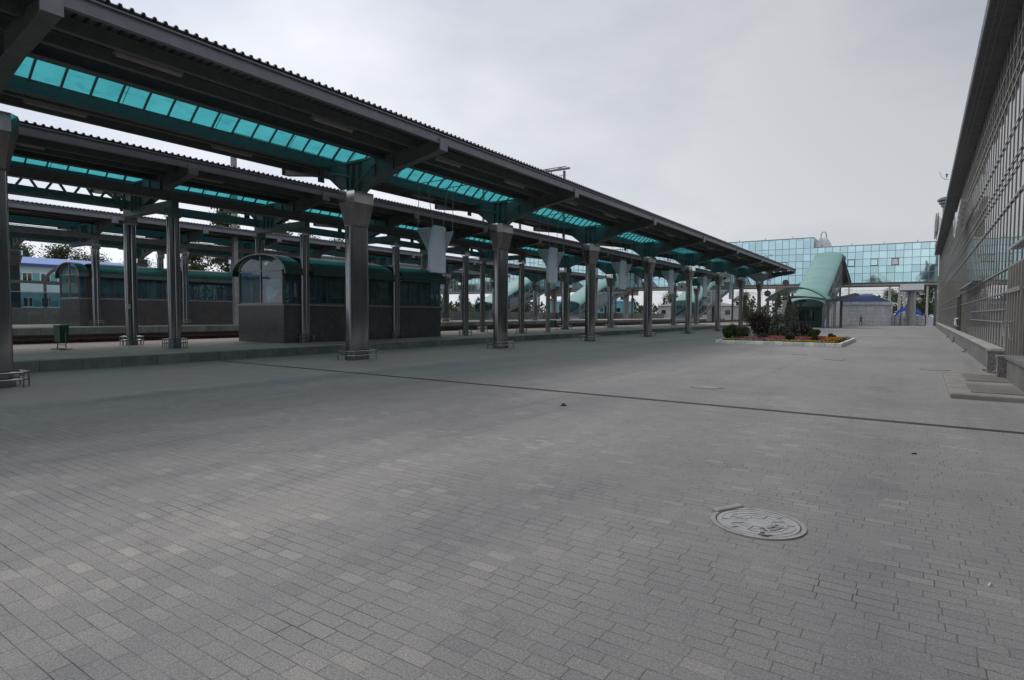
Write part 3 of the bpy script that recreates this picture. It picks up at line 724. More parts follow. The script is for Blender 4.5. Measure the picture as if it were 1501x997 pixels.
# round pale light posts along the platforms
def pole(x, y, z0, h, rad, name, label, mat='alu', cat='pillar', group=None):
    b = MB(); b.cyl(x*0, 0, 0, h, rad, 20, rad*.97)
    r = empty(name, (x, y, z0), label, cat, group); b.build('shaft', mat, r, 40)
    b = MB(); b.cyl(0, 0, 0, .06, rad*1.5, 20); b.cyl(0, 0, h-.001, h+.1, rad*1.2, 20); b.build('collars', mat, r, 40)
    return r
pole(-22.0, 37.0, .30, 5.2, .16, 'round_post', 'pale round post on the near platform, behind the second display housing', 'alu', 'post')
pole(-22.3, 56.5, .30, 5.2, .16, 'round_post', 'pale round post on the near platform, behind the fourth display housing', 'alu', 'post')

# square platform clock
r = empty('platform_clock', (-20.6, 62.5, 4.1), 'small white square clock hanging far down the near platform', 'clock')
b = MB(); b.box(-.45, .45, -.08, .08, 0, .9); b.build('case', 'white', r)
b = MB(); b.box(-.08, .08, -.09, -.081, .35, .6); b.build('hands', 'navy', r); b = MB(); b.tube([(0, 0, .9), (0, 0, 2.5)], .03, 8); b.build('rod', 'dark_paint', r)

# ------------------------------------------------------------------ arched shelter frames and glass railing on the far high platform
def hoop(x, y, label):
    r = empty('arched_frame', (x, y, 1.86), label, 'arched frame', 'dark steel arched frames on the high platform')
    b = MB(); h = 1.9; w_ = 1.35
    pts = [(0, -w_*math.cos(math.pi*i/14), h+1.3*math.sin(math.pi*i/14)) for i in range(15)]
    b.tube([(0, -w_, 0)]+pts+[(0, w_, 0)], .11, 8)
    b.build('arch', 'dark_paint', r, 50)
    b = MB(); b.tube([(0, -w_, h), (0, w_, h)], .06, 8); b.build('tie', 'dark_paint', r); return r
hoop(-56.5, 14.0, 'dark arched steel frame at the far left, on the high platform')
hoop(-56.5, 19.3, 'dark arched steel frame just left of the farther granite shelter')
r = empty('glass_railing', (-55.2, 0, 1.86), 'low glass railing with steel posts along the high far platform', 'railing')
b = MB(); b.add([(0, 4, .08), (0, 24, .08), (0, 24, 1.15), (0, 4, 1.15)], [(0, 1, 2, 3)]); b.build('glass', 'tower_glass', r)
b = MB()
y = 4.0
while y < 24.1: b.box(-.03, .03, y-.03, y+.03, 0, 1.2); y += 1.25
b.tube([(0, 4, 1.2), (0, 24, 1.2)], .03, 8); b.build('posts_and_rail', 'alu', r)
r = empty('roof_beam', (-56.5, 12.7, 3.75), 'horizontal dark steel beam linking the two arched frames', 'beam')
b = MB(); b.box(-.1, .1, 0, 8, 0, .22); b.build('beam', 'dark_paint', r)

# ------------------------------------------------------------------ long blue-roofed building beyond the tracks
r = empty('service_building', (-110, 0, 0), 'long pale blue two-storey building with blue roof, far left beyond the tracks', 'building')
b = MB(); b.box(-12, 0, -40, 51.5, 0, 8.5); b.build('wall', 'wall_pale', r)
b = MB(); b.loft([[(.5, -41, 8.52), (.5, 52, 8.52), (.5, 52, 8.7), (.5, -41, 8.7)], [(-6, -41, 9.9), (-6, 52, 9.9), (-6, 52, 10.1), (-6, -41, 10.1)]]); b.box(-12.5, -6, -41, 52, 8.52, 10.05); b.build('roof', 'blue_roof', r)
b = MB(); b.box(.501, .58, -41, 52, 8.40, 8.72); b.build('roof_trim', 'blue_trim', r)
y = -30.5; k = 0
while y < 50:
    b = MB(); b.box(.002, .03, y-1.9, y-.75, 5.75, 7.3); b.build('teal_panel', 'wall_teal', r)
    for zz in (5.9, 2.2):
        b = MB(); b.box(.003, .06, y-.62, y+.62, zz, zz+1.45); o = b.build('window', 'white', r)
        b = MB(); b.box(.061, .07, y-.54, y-.05, zz+.1, zz+1.36); b.box(.061, .07, y+.05, y+.54, zz+.1, zz+1.36); b.build('pane', 'dark_glass', o)
    y += 2.26; k += 1
b = MB(); b.box(.002, .03, -40, 51.5, .1, 3.2); b.build('teal_base', 'wall_teal', r)

# ------------------------------------------------------------------ station building on the right
BX, BY, BR = 2.13, 20.0, -.0075
B = empty('station_building', (BX, BY, 0), 'tall station building with brown-grey glazed curtain wall filling the right edge', 'building', rz=BR)
y0, y1 = -34., 86.
b = MB(); b.add([(.10, y0, .55), (.10, y0, 10.5), (.10, y1, 10.5), (.10, y1, .55)], [(0, 1, 2, 3)]); b.build('glass_wall', 'facade_glass', B)
b = MB(); b.box(.35, 14, y0, y1, 0, 10.5); b.build('interior_mass', 'mullion', B)
b = MB(); y = y0; i = 0
while y < y1:
    b.box(.080, .098, y-.031, y+.031, .62, 10.55); y += .92
b.build('mullions', 'mullion', B)
for zz, wd, dp in ((2.36, .05, .06), (3.08, .05, .06), (5.0, .055, .08), (5.82, .04, .07), (6.15, .04, .07), (7.15, .05, .07), (8.45, .05, .05), (8.85, .05, .05), (9.6, .04, .05)):
    b = MB(); b.box(.079-dp*.32, .079, y0, y1, zz-wd*.45, zz+wd*.45); b.build('transom', 'mullion', B)
for zz in (1.48, 1.86): b = MB(); b.box(.04, .079, 2.7, 18, zz-.022, zz+.022); b.build('transom', 'mullion', B)
b = MB(); b.box(-.22, .10, 2.35, y1, .003, .62); b.build('plinth', 'plinth', B)
b = MB(); b.box(-.27, .09, 2.33, y1, .621, .70, .02); b.build('sill', 'pale_concrete', B)
b = MB(); b.box(-.22, .10, y0, -1.2, .003, .62); b.box(-.27, .09, y0, -1.2, .621, .70); b.build('plinth', 'plinth', B)
for y in (2.25, -.55):
    b = MB(); b.box(-.36, .06, y-.24, y+.10, .0, .60); o = b.build('granite_pier', 'granite_pier', B)
    b = MB(); b.box(-.39, .05, y-.27, y+.13, .601, .66); b.build('pier_cap', 'slab', o)
b = MB(); b.box(-.12, .10, -.9, 2.1, .003, .30).box(-.05, .10, -.9, 2.1, .301, .55); b.build('door_step', 'slab', B)
# glazed door group between the granite piers
dr_ = MB()
for y in (-.75, -.2, .35, .9, 1.45, 2.0): dr_.box(.02, .079, y-.045, y+.045, .55, 3.05)
dr_.box(.0, .019, -.75, 2.0, 2.30, 2.42); dd = dr_.build('door', 'mullion', B)
for y in (.2, 1.6):
    b = MB(); b.tube([(.02, y, 1.05), (-.08, y, 1.08), (-.08, y+.06, 1.5), (.02, y+.06, 1.53)], .016, 8); b.build('handle', 'polish', dd, 50)
# second door far along
b = MB()
for y in (27.5, 28.4, 29.3, 30.2, 31.1): b.box(.03, .079, y-.06, y+.06, .1, 3.0)
b.box(.0, .029, 27.5, 31.1, 2.9, 3.05); d2 = b.build('door', 'dark_alu', B)
b = MB()
for y in (28.1, 28.7, 29.6, 30.4): b.tube([(.03, y, 1.0), (-.12, y, 1.05), (-.12, y+.1, 1.45), (.03, y+.1, 1.5)], .03, 8)
b.build('handle', 'polish', d2, 50)
b = MB(); b.box(-.30, .0, 26.8, 31.8, .0, .35); b.build('door_step', 'granite_pier', B)
# thin steel awnings above the doors
for a, c, zz in ((-7.0, -1.8, 3.22), (10.5, 21.5, 3.05)):
    b = MB(); b.box(-.30, .03, a, c, zz, zz+.02); o = b.build('awning', 'tower_glass', B)
    b = MB(); b.tube([(-.33, a, zz+.01), (-.33, c, zz+.01)], .028, 8); b.build('edge_bar', 'polish', o, 50)
# cornice and roof
b = MB(); b.box(-.62, .36, y0, y1+1, 10.56, 10.62); b.build('soffit', 'soffit', B)
b = MB(); b.box(-.30, -.28, y0, y1+1, 10.53, 10.559).box(-.46, -.44, y0, y1+1, 10.53, 10.559); b.build('soffit_strips', 'cornice', B)
b = MB(); b.prism([(-.66, 10.56), (-.70, 10.66), (-.66, 10.80), (-.62, 10.80), (-.62, 10.56)], 'y', y0, y1+1); b.build('gutter_edge', 'cornice', B)
b = MB(); b.loft([[(-.64, y0, 10.81), (14, y0, 12.6), (14, y0, 10.62), (-.6, y0, 10.62)], [(-.64, y1+1, 10.81), (14, y1+1, 12.6), (14, y1+1, 10.62), (-.6, y1+1, 10.62)]]); b.build('roof', 'cornice', B)
b = MB(); b.box(-.10, 4, y1+.001, y1+1.0, 0, 10.5); b.build('end_pier', 'pale_concrete', B)
# drain spouts at the plinth
for k, y in enumerate((.9, 2.9, 14.0, 26.5, 36.0)):
    b = MB(); b.tube([(-.22, y, .16), (-.32, y, .08)], .03, 8); b.box(-.40, -.28, y-.06, y+.06, .002, .04); b.build('drain_spout', 'dark_paint', B)

# white relief emblem on the facade
r = empty('facade_emblem', (2.15, 43.0, 6.9), 'white winged relief emblem fixed high on the glazed facade', 'emblem', rz=BR)
b = MB()
for s in (-1, 1):
    for k in range(6):
        zz = .55-k*.22; ln = 4.2-k*.55
        b.prism([(s*.5, zz-.10), (s*ln, zz+.12+.1*k*.2), (s*(ln+.25), zz+.26), (s*.5, zz+.08)], 'x', -.34-.01*k, -.06)
b.build('wings', 'white', r)
b = MB(); b.tube([(-.05, 0, 0), (-.40, 0, 0)], .75, 24); b.build('wheel', 'white', r, 40)
b = MB(); b.tube([(-.401, 0, 0), (-.42, 0, 0)], .5, 24); b.build('hub', 'cornice', r, 40)

# roof sign seen edge-on, turret, lamp bracket
r = empty('roof_sign', (2.35, 84, 10.85), 'dark roof sign structure seen edge-on at the far end of the cornice', 'sign', rz=BR)
b = MB()
for k in range(6):
    y = -4+k*1.5
    b.box(-.75, -.60, y, y+.22, .1, 2.0); b.box(-.75, -.60, y+.75, y+.97, .1, 2.0); b.box(-.75, -.60, y+.22, y+.75, (.1 if k % 2 else 1.7), (.4 if k % 2 else 2.0)); b.box(-.75, -.60, y+.22, y+.75, .95, 1.15)
b.build('characters', 'alu', r)
b = MB()
for k in range(7): b.beam((-.5, -4+k*1.5, 0), (-.5, -4+k*1.5, 2.1), .06, .06); b.beam((.5, -4+k*1.5, 0), (-.5, -4+k*1.5, 1.7), .05, .05)
b.beam((-.5, -4, .3), (-.5, 5, .3), .06, .06); b.beam((-.5, -4, 1.8), (-.5, 5, 1.8), .06, .06); b.build('frame', 'dark_paint', r)
r = empty('roof_turret', (3.6, 103, 10.6), 'round grey turret with stacked ring cap rising above the cornice', 'turret')
b = MB(); b.cyl(0, 0, 0, 6.4, .85, 28); b.build('drum', 'cornice', r, 40)
for zz, rr_ in ((6.3, 1.05), (6.7, 1.3), (7.1, 1.5)):
    b = MB(); b.cyl(0, 0, zz, zz+.22, rr_, 32); b.cyl(0, 0, zz+.22, zz+.4, rr_*.8, 28); b.build('ring', 'cornice', r, 40)
r = empty('roof_lamp', (1.62, 50.0, 10.85), 'small pale bracket lamp sticking out of the cornice edge', 'lamp')
b = MB(); b.tube([(0, 0, 0), (-.2, 0, .03), (-.42, 0, .25), (-.52, 0, .6)], .028, 8); b.build('bracket', 'white', r, 50)
b = MB(); b.tube([(-.12, 0, .10), (-.12, 0, .4)], [.02, .08], 10); b.build('lamp_head', 'cornice', r, 50)

# entrance slab with grates
r = empty('entrance_slab', (.64, 14.75, 0), 'raised concrete slab with two grates by the station door', 'slab', rz=BR)
b = MB(); b.box(0, 1.42, 0, 5.7, .001, .10, .02); b.build('slab', 'slab', r)
for a, c, x0_ in ((.45, 2.3, .35), (3.1, 5.2, .40)):
    b = MB(); b.box(x0_, 1.38, a, c, .101, .106); o = b.build('grate', 'dark_alu', r)
    b = MB(); xx = x0_
    while xx < 1.36: b.box(xx, xx+.022, a, c, .107, .116); xx += .05
    b.build('grate_bars', 'slab', o)

# ------------------------------------------------------------------ manholes
def manhole(x, y, rad, label, hi=False, rz=0, ring='ring'):
    r = empty('manhole_cover', (x, y, 0), label, 'manhole cover', 'manhole covers in the plaza', rz)
    def annulus(b, r0, r1, z0, z1, n=56, a0=0, a1=2*math.pi):
        full = abs(a1-a0-2*math.pi) < 1e-6; m_ = n if full else n+1
        vs = []; fs = []
        for i in range(m_):
            t = a0+(a1-a0)*i/n; c, s = math.cos(t), math.sin(t)
            vs += [(r0*c, r0*s, z0), (r1*c, r1*s, z0), (r1*c, r1*s, z1), (r0*c, r0*s, z1)]
        for i in range(n):
            j = (i+1) % m_
            for k in range(4): fs.append((i*4+k, j*4+k, j*4+(k+1) % 4, i*4+(k+1) % 4))
        b.add(vs, fs)
    b = MB(); annulus(b, rad*.90, rad, .001, .012); b.build('outer_ring', ring if hi else 'flush_lid', r, 40)
    b = MB(); annulus(b, rad*.87, rad*.90, .001, .004); b.build('gap', 'iron_dark', r)
    b = MB(); b.cyl(0, 0, .001, .011, rad*.87, 56)
    if hi:
        for q in (.78, .62, .46, .30): annulus(b, rad*q-.008, rad*q, .0112, .0142)
        for k in range(8):
            t = k*math.pi/4+.2; c, s = math.cos(t), math.sin(t)
            b.beam((rad*.32*c, rad*.32*s, .014), (rad*.60*c, rad*.60*s, .014), .012, .006)
            t += .39; c, s = math.cos(t), math.sin(t); b.beam((rad*.62*c, rad*.62*s, .014), (rad*.77*c, rad*.77*s, .014), .012, .006)
    b.build('lid', 'iron' if hi else 'flush_lid', r, 30)
    if hi:
        b = MB(); annulus(b, rad*.36, rad*.43, .0112, .0135, 20, -.9, .55); annulus(b, rad*.50, rad*.54, .0112, .0130, 20, -.8, .4); b.build('rust_mark', 'rail', r)
        b = MB(); b.box(.14, .22, -.235, -.20, .0112, .013); b.box(.14, .165, -.19, -.165, .0112, .013); b.box(.19, .225, -.19, -.165, .0112, .013); b.build('pick_holes', 'iron_dark', r)
    return r
mh = manhole(-.98, 4.915, .35, 'large pale round manhole cover in the right foreground', True, R(-20))
# broken hinge block of the foreground manhole
b = MB(); b.box(-.15, .15, -.035, .035, .001, .028, .008); o = b.build('hinge_block', 'ring', mh); o.location = (-.335, .10, 0); o.rotation_euler.z = R(82)
manhole(-3.87, 13.6, .36, 'flat manhole cover just beyond the drain channel, in the plaza middle')
manhole(-2.45, 25.0, .36, 'flat manhole cover between the drain channel and the flower bed')
manhole(.55, 22.3, .40, 'flat manhole cover near the entrance slab at right')
manhole(-3.95, 27.3, .30, 'small pale manhole cover closest to the flower bed kerb')

# small litter on the paving
b = MB(); b.loft([[(-.05, -.04, .002), (.05, -.03, .002), (.04, .05, .002), (-.04, .04, .002)], [(-.02, -.02, .045), (.03, -.01, .05), (.01, .02, .04), (-.02, .02, .045)]])
o = b.build('stone', 'iron_dark'); o.location = (-5.16, 9.26, 0); tag(o, 'small black stone lying alone on the paving before the drain', 'stone')
def scrap(x, y, s, label, mat='white'):
    b = MB(); b.loft([[(-s, -s*.5, .002), (s, -s*.4, .002), (s*.9, s*.5, .002), (-s*.8, s*.4, .002)], [(-s*.6, -s*.3, .012), (s*.7, -s*.2, .02), (s*.6, s*.3, .008), (-s*.5, s*.2, .016)]])
    o = b.build('litter_scrap', mat); o.location = (x, y, 0); o.rotation_euler.z = random.uniform(0, 3); tag(o, label, 'litter')
scrap(.43, 4.6, .016, 'tiny white paper scrap on the paving at lower right')
scrap(.04, 8.5, .03, 'dark leaf scrap between the foreground manhole and the drain', 'soil')

# ------------------------------------------------------------------ flower bed
FX0, FX1, FY0, FY1 = -9.45, -3.1, 34.85, 44.0
b = MB(); k = .16
b.box(FX0, FX1, FY0, FY0+k, .001, .20, .015).box(FX0, FX1, FY1-k, FY1, .001, .20, .015).box(FX0, FX0+k, FY0+k, FY1-k, .001, .20, .015).box(FX1-k, FX1, FY0+k, FY1-k, .001, .20, .015)
r = empty('flower_bed', ((FX0+FX1)/2, FY0, 0), 'rectangular flower bed with white kerb in the plaza', 'flower bed')
o = b.build('kerb', 'whitekerb', r); o.location = (-(FX0+FX1)/2, -FY0, 0)
b = MB(); b.box(FX0+k, FX1-k, FY0+k, FY1-k, .0, .14); o = b.build('soil', 'soil', r); o.location = (-(FX0+FX1)/2, -FY0, 0)

def foliage(n, c, rad, leaf, shape='ball', lumps=7):
    """leaf cards scattered over uneven lumps"""
    b = MB(); cs = []
    for i in range(lumps):
        t = random.uniform(0, 6.28); q = random.random()
        if shape == 'ball': cs.append((Vector((math.cos(t)*rad[0]*.55*q, math.sin(t)*rad[1]*.55*q, random.uniform(-.45, .55)*rad[2])), random.uniform(.38, .6)))
        elif shape == 'cone': hh = i/max(1, lumps-1); cs.append((Vector((math.cos(t)*rad[0]*.15*(1-hh), math.sin(t)*rad[1]*.15*(1-hh), (hh*2-1)*rad[2]*.92)), .85-.72*hh))
        elif shape == 'column': hh = i/max(1, lumps-1); cs.append((Vector((math.cos(t)*rad[0]*.3, math.sin(t)*rad[1]*.3, (hh*2-1)*rad[2]*.85)), random.uniform(.5, .8)*(1-.5*abs(hh-.4))))
    if shape == 'cone':
        br = [(random.uniform(0, 6.28), random.random()) for _ in range(38)]
        for i in range(n):
            t, hh = random.choice(br); t += random.gauss(0, .16); hh = min(1, max(0, hh+random.gauss(0, .05)))
            q = (1-hh)**.75*(.15+.85*random.random()**.5)
            b.leaf(Vector(c)+Vector((math.cos(t)*rad[0]*q, math.sin(t)*rad[1]*q, (hh*2-1)*rad[2]+q*.12)), leaf)
        return b
    for i in range(n):
        cc, s = random.choice(cs)
        d = Vector((random.gauss(0, 1), random.gauss(0, 1), random.gauss(0, 1))).normalized()*random.random()**.4
        rz_ = rad[2]*(.45 if shape == 'ball' else .22)
        p = cc+Vector((d.x*rad[0]*s, d.y*rad[1]*s, d.z*(rz_ if shape != 'ball' else rad[2]*s)))
        b.leaf(Vector(c)+p, leaf)
    return b
def shrub(x, y, rad, n, leaf, mat, shape, label, name='shrub', lumps=7, cat='shrub'):
    r = empty(name, (x, y, .14), label, cat)
    foliage(n, (0, 0, rad[2]*1.02), rad, leaf, shape, lumps).build('foliage', mat, r)
    b = MB()
    for k in range(6):
        t = random.uniform(0, 6.28); b.tube([(0, 0, 0), (math.cos(t)*rad[0]*.25, math.sin(t)*rad[1]*.25, rad[2]*.7), (math.cos(t)*rad[0]*.5, math.sin(t)*rad[1]*.5, rad[2]*1.5)], [.03, .02, .008], 5)
    b.build('stems', 'bark', r)
shrub(-7.8, 38.6, (1.12, 1.0, .92), 9000, .10, 'leaf_purple', 'ball', 'large dark purple barberry bush at the left of the flower bed', lumps=12)
shrub(-5.7, 39.0, (.95, .85, .70), 6500, .10, 'leaf_purple', 'ball', 'smaller dark purple bush right of the pale conifers', lumps=10)
shrub(-6.7, 37.9, (.56, .56, 1.36), 5600, .10, 'leaf_conifer', 'cone', 'tallest pale grey-green conifer in the flower bed, between the purple bushes', 'conifer', 12, 'conifer')
shrub(-6.5, 40.3, (.50, .50, 1.34), 4200, .10, 'leaf_conifer', 'cone', 'second conifer just behind the tallest one', 'conifer', 12, 'conifer')
shrub(-5.8, 38.0, (.40, .40, 1.12), 4600, .09, 'leaf_conifer', 'cone', 'slim conifer at the right of the purple bushes', 'conifer', 12, 'conifer')
gl = [(-9.0, 36.0, .62, 'front left green juniper clump at the bed corner'), (-8.25, 36.2, .50, 'second juniper clump from the left bed corner'), (-8.7, 37.4, .55, 'juniper clump behind the front left ones'),
      (-7.05, 35.75, .36, 'round green thuja ball in front of the purple bush'), (-5.75, 35.6, .34, 'round green thuja ball at the middle of the front kerb'), (-4.55, 36.1, .24, 'smallest round green shrub right of the bed middle'),
      (-4.95, 38.6, .45, 'light green bush at the right foot of the purple bushes'), (-3.9, 38.3, .30, 'low green clump near the right end of the bed')]
for x, y, s, l in gl: shrub(x, y, (s*1.05, s, s*.85), int(1800+s*3200), .075, 'leaf_green', 'ball', l, 'small_shrub', 6)
def flowers(name, mat, n, x0, x1, y0_, y1_, label, h=.14):
    b = MB(); b.mat(0)
    cs = [(random.uniform(x0, x1), random.uniform(y0_, y1_)) for _ in range(max(5, n//28))]
    for i in range(n):
        c = random.choice(cs); px = min(max(c[0]+random.gauss(0, .14), FX0+.2), FX1-.2); py = min(max(c[1]+random.gauss(0, .14), FY0+.2), FY1-.2)
        b.mat(0).leaf((px, py, .16+random.uniform(.6, 1)*h), .075)
        b.mat(1).leaf((px, py, .14+random.uniform(0, .8)*h), .07); b.leaf((px+.03, py, .14+random.uniform(0, .7)*h), .07)
    o = b.build(name, [mat, 'leaf_green'], None, None, 'stuff'); tag(o, label, 'flowers')
flowers('pink_flowers', 'p_pink', 2600, -8.4, -6.0, 35.3, 36.8, 'pink flowers along the left half of the bed', .24)
flowers('red_flowers', 'p_red', 2800, -7.2, -3.9, 36.2, 39.5, 'dusty red flowers behind the thuja balls', .26)
flowers('orange_flowers', 'p_orange', 1600, -3.9, -3.3, 35.5, 38.0, 'orange flowers at the right bed corner', .26)
flowers('orange_flowers', 'p_orange', 260, -8.0, -5.5, 36.2, 37.5, 'scattered orange flowers among the pink ones', .3)
flowers('yellow_flowers', 'p_yellow', 1100, -9.1, -3.6, 35.05, 35.35, 'sparse yellow flowers along the front kerb', .14)
flowers('pink_flowers', 'p_pink', 420, -5.6, -4.1, 35.6, 36.8, 'pale pink flowers in the right half of the bed', .2)
b = MB()
for i in range(5200): b.leaf((random.uniform(FX0+.2, FX1-.2), random.uniform(FY0+.2, FY1-.2), .14+random.uniform(0, .16)), .08)
tag(b.build('bed_greenery', 'leaf_green', None, None, 'stuff'), 'low green leaves covering the soil of the bed', 'ground cover')

# ------------------------------------------------------------------ glass footbridge
YB = 118.6
FB = empty('glass_footbridge', (0, YB, 0), 'long elevated footbridge clad in pale teal mirror glass, crossing the tracks', 'footbridge')
XS = -15.35; lv = [7.28, 8.9, 10.1, 11.35, 12.62]
def panes(x0, x1, top2, name, z0=7.28, m='bridge_glass'):
    b = MB(); b.add([(x0, 0, 10.1), (x1, 0, 10.1), (x1, 0, top2), (x0, 0, top2)], [(0, 1, 2, 3)]); b.build(name, m, FB)
    b = MB(); b.add([(x0, 0, z0), (x1, 0, z0), (x1, 0, 10.1), (x0, 0, 10.1)], [(0, 1, 2, 3)]); b.build(name, 'bridge_glass_low', FB)
panes(XS, 2.9, 13.72, 'glazing'); panes(-118, XS, 15.5, 'glazing')
b = MB(); x = 2.85
while x > -118:
    tp = 13.72 if x > XS else 15.5
    b.box(x-.035, x+.035, -.06, -.002, 7.25, tp); x -= 1.17
for zz in lv+[13.7]: b.box(-118, 2.9, -.075, -.061, zz-.035, zz+.035)
b.box(-118, XS, -.075, -.061, 15.45, 15.52); b.build('mullions', 'alu', FB)
b = MB(); b.box(XS, 3.0, -.10, 5.2, 13.73, 13.80).box(-118, XS, -.10, 5.2, 15.53, 15.60).box(XS-.05, XS, .05, 5.2, 13.72, 15.53); b.build('roof', 'alu', FB)
b = MB(); b.box(XS, 3.0, .02, 5.2, 6.98, 7.2).box(-118, XS, .02, 5.2, 7.0, 7.24); b.build('deck', 'dark_paint', FB)
b = MB()
for yy in (.05, 5.1): b.box(-118, 3.0, yy-.16, yy+.16, 6.72, 6.979)
b.build('main_beam', 'mullion', FB)
b = MB(); b.add([(-118, 5.2, 7.2), (3, 5.2, 7.2), (3, 5.2, 13.72), (-118, 5.2, 13.72)], [(0, 1, 2, 3)]); b.build('rear_glazing', 'bridge_glass', FB)
b = MB()
x = 0
while x > -118: b.tube([(x, .05, 13.8 if x > XS else 15.6), (x, .05, 14.15 if x > XS else 15.95)], .05, 6); x -= 4.7
b.build('roof_pins', 'dark_paint', FB)
for x, op_ in ((-12.9, 0), (-9.4, 0), (-6.0, 0), (-3.0, 1), (-20.2, 0), (-22.5, 0)):
    b = MB()
    z0_, z1_ = (10.15, 11.3); a, c = x-.54, x+.54
    b.box(a, c, -.16, -.08, z0_, z0_+.09).box(a, c, -.16, -.08, z1_-.09, z1_).box(a, a+.09, -.16, -.08, z0_, z1_).box(c-.09, c, -.16, -.08, z0_, z1_); o = b.build('window', 'dark_alu', FB)
    b = MB(); b.box(a+.09, c-.09, -.12, -.10, z0_+.09, z1_-.09); b.build('pane', 'white' if op_ else 'bridge_glass', o)
# wide round pillars with square heads
for x in (-.55, -20.0, -34.0, -52.0, -70.0):
    b = MB(); b.cyl(x, 2.0, 0, 5.75, .62, 32); o = b.build('pillar', 'pale_concrete' if x < -1 else 'alu', FB, 40)
    b = MB(); b.box(x-1.6, x+1.6, .2, 5.0, 5.75, 6.72); b.build('pillar_head', 'mullion', o)
b = MB(); b.box(-2.2, 1.1, -.35, .0, 5.9, 6.9); b.build('beam_cover', 'white', FB)
b = MB(); b.cyl(2.75, 1.0, 0, 6.8, .22, 16); b.build('end_post', 'dark_paint', FB, 40)

# bell-shaped plant box on the bridge roof
r = empty('roof_vent_tower', (-13.9, 120.5, 13.75), 'grey tapering vent housing with hoop on top of the footbridge', 'vent housing')
b = MB(); b.loft([[(-1.1, -.8, 0), (1.3, -.8, 0), (1.3, .8, 0), (-1.1, .8, 0)], [(-1.05, -.7, 1.1), (.9, -.7, 1.1), (.9, .7, 1.1), (-1.05, .7, 1.1)], [(-.7, -.5, 1.75), (.45, -.5, 1.75), (.45, .5, 1.75), (-.7, .5, 1.75)]]); b.build('housing', 'kiosk_wall', r)
b = MB(); b.tube([(-.55, 0, 1.7), (-.55, 0, 2.5), (-.3, 0, 2.9), (.05, 0, 2.9), (.3, 0, 2.5), (.3, 0, 1.7)], .09, 8); b.build('hoop', 'alu', r, 50)

# stair enclosures with pale green vaults
def stair_tower(cx, hw, label, ztop=12.0, zbot=3.2, yb=93.2, full=True):
    r = empty('stair_enclosure', (cx, yb, 0), label, 'stair enclosure', 'vaulted stair enclosures leading up to the footbridge')
    yt = YB-1.3-yb; n = 14; secs = []
    def sec(y, z): return [(-hw*math.cos(math.pi*i/n), y, z+.75*math.sin(math.pi*i/n)) for i in range(n+1)]
    N = 16; b = MB(); vs = []; fs = []
    for k in range(N+1):
        f = k/N; vs += sec(f*yt, zbot+(ztop-zbot)*f)
    for k in range(N):
        for i in range(n): fs.append((k*(n+1)+i, (k+1)*(n+1)+i, (k+1)*(n+1)+i+1, k*(n+1)+i+1))
    o0 = len(vs); vs += [(p[0]*.98, p[1], p[2]-.12) for p in vs[:o0]]
    fs += [tuple(o0+j for j in reversed(f)) for f in fs[:]]
    for i in range(n): fs += [(i, i+1, o0+i+1, o0+i), (N*(n+1)+i, o0+N*(n+1)+i, o0+N*(n+1)+i+1, N*(n+1)+i+1)]
    b.add(vs, fs); b.build('vault', 'tower_roof', r, 60)
    b = MB()
    for k in range(1, 10):
        f = k/10; q = sec(f*yt, zbot+(ztop-zbot)*f+.003)
        for p1, p2 in zip(q, q[1:]): b.beam(p1, p2, .03, .012)
    b.build('sheet_seams', 'tower_roof', r)
    for s in (-1, 1):
        X = s*(hw-.08)
        g = MB(); g.add([(X, 0, zbot-2.3), (X, yt, ztop-4.6), (X, yt, ztop), (X, 0, zbot)], [(0, 1, 2, 3)]); o = g.build('side_glazing', 'tower_glass', r)
        f = MB(); m_ = 15
        for k in range(m_+1):
            q = k/m_; zz = zbot+(ztop-zbot)*q; f.box(X-.04, X+.04, yt*q-.04, yt*q+.04, zz-2.3-2.3*q, zz)
        for off in (0, -1.2, -2.4): f.beam((X, 0, zbot+off), (X, yt, ztop+off*1.9), .09, .09)
        f.build('glazing_bars', 'alu', o)
        f = MB(); f.beam((X, 0, zbot-2.5), (X, yt, ztop-4.8), .14, .5); f.build('stringer', 'dark_paint', r)
    b = MB(); b.loft([[(-hw+.2, 0, zbot-2.7), (hw-.2, 0, zbot-2.7), (hw-.2, 0, zbot-2.4), (-hw+.2, 0, zbot-2.4)], [(-hw+.2, yt, ztop-4.9), (hw-.2, yt, ztop-4.9), (hw-.2, yt, ztop-4.6), (-hw+.2, yt, ztop-4.6)]]); b.build('stair_flight', 'concrete', r)
    for s in (-1, 1): b = MB(); b.box(s*(hw-.3)-.15, s*(hw-.3)+.15, yt-.3, yt, 0, ztop); b.build('support_post', 'dark_alu', r); b = MB(); b.box(s*(hw-.3)-.2, s*(hw-.3)+.2, yt*.45, yt*.45+.4, 0, zbot+(ztop-zbot)*.45-3); b.build('support_post', 'dark_alu', r)
    return r
T1 = stair_tower(-12.75, 2.2, 'nearest pale green vaulted stair enclosure, beside the flower bed and green kiosk')
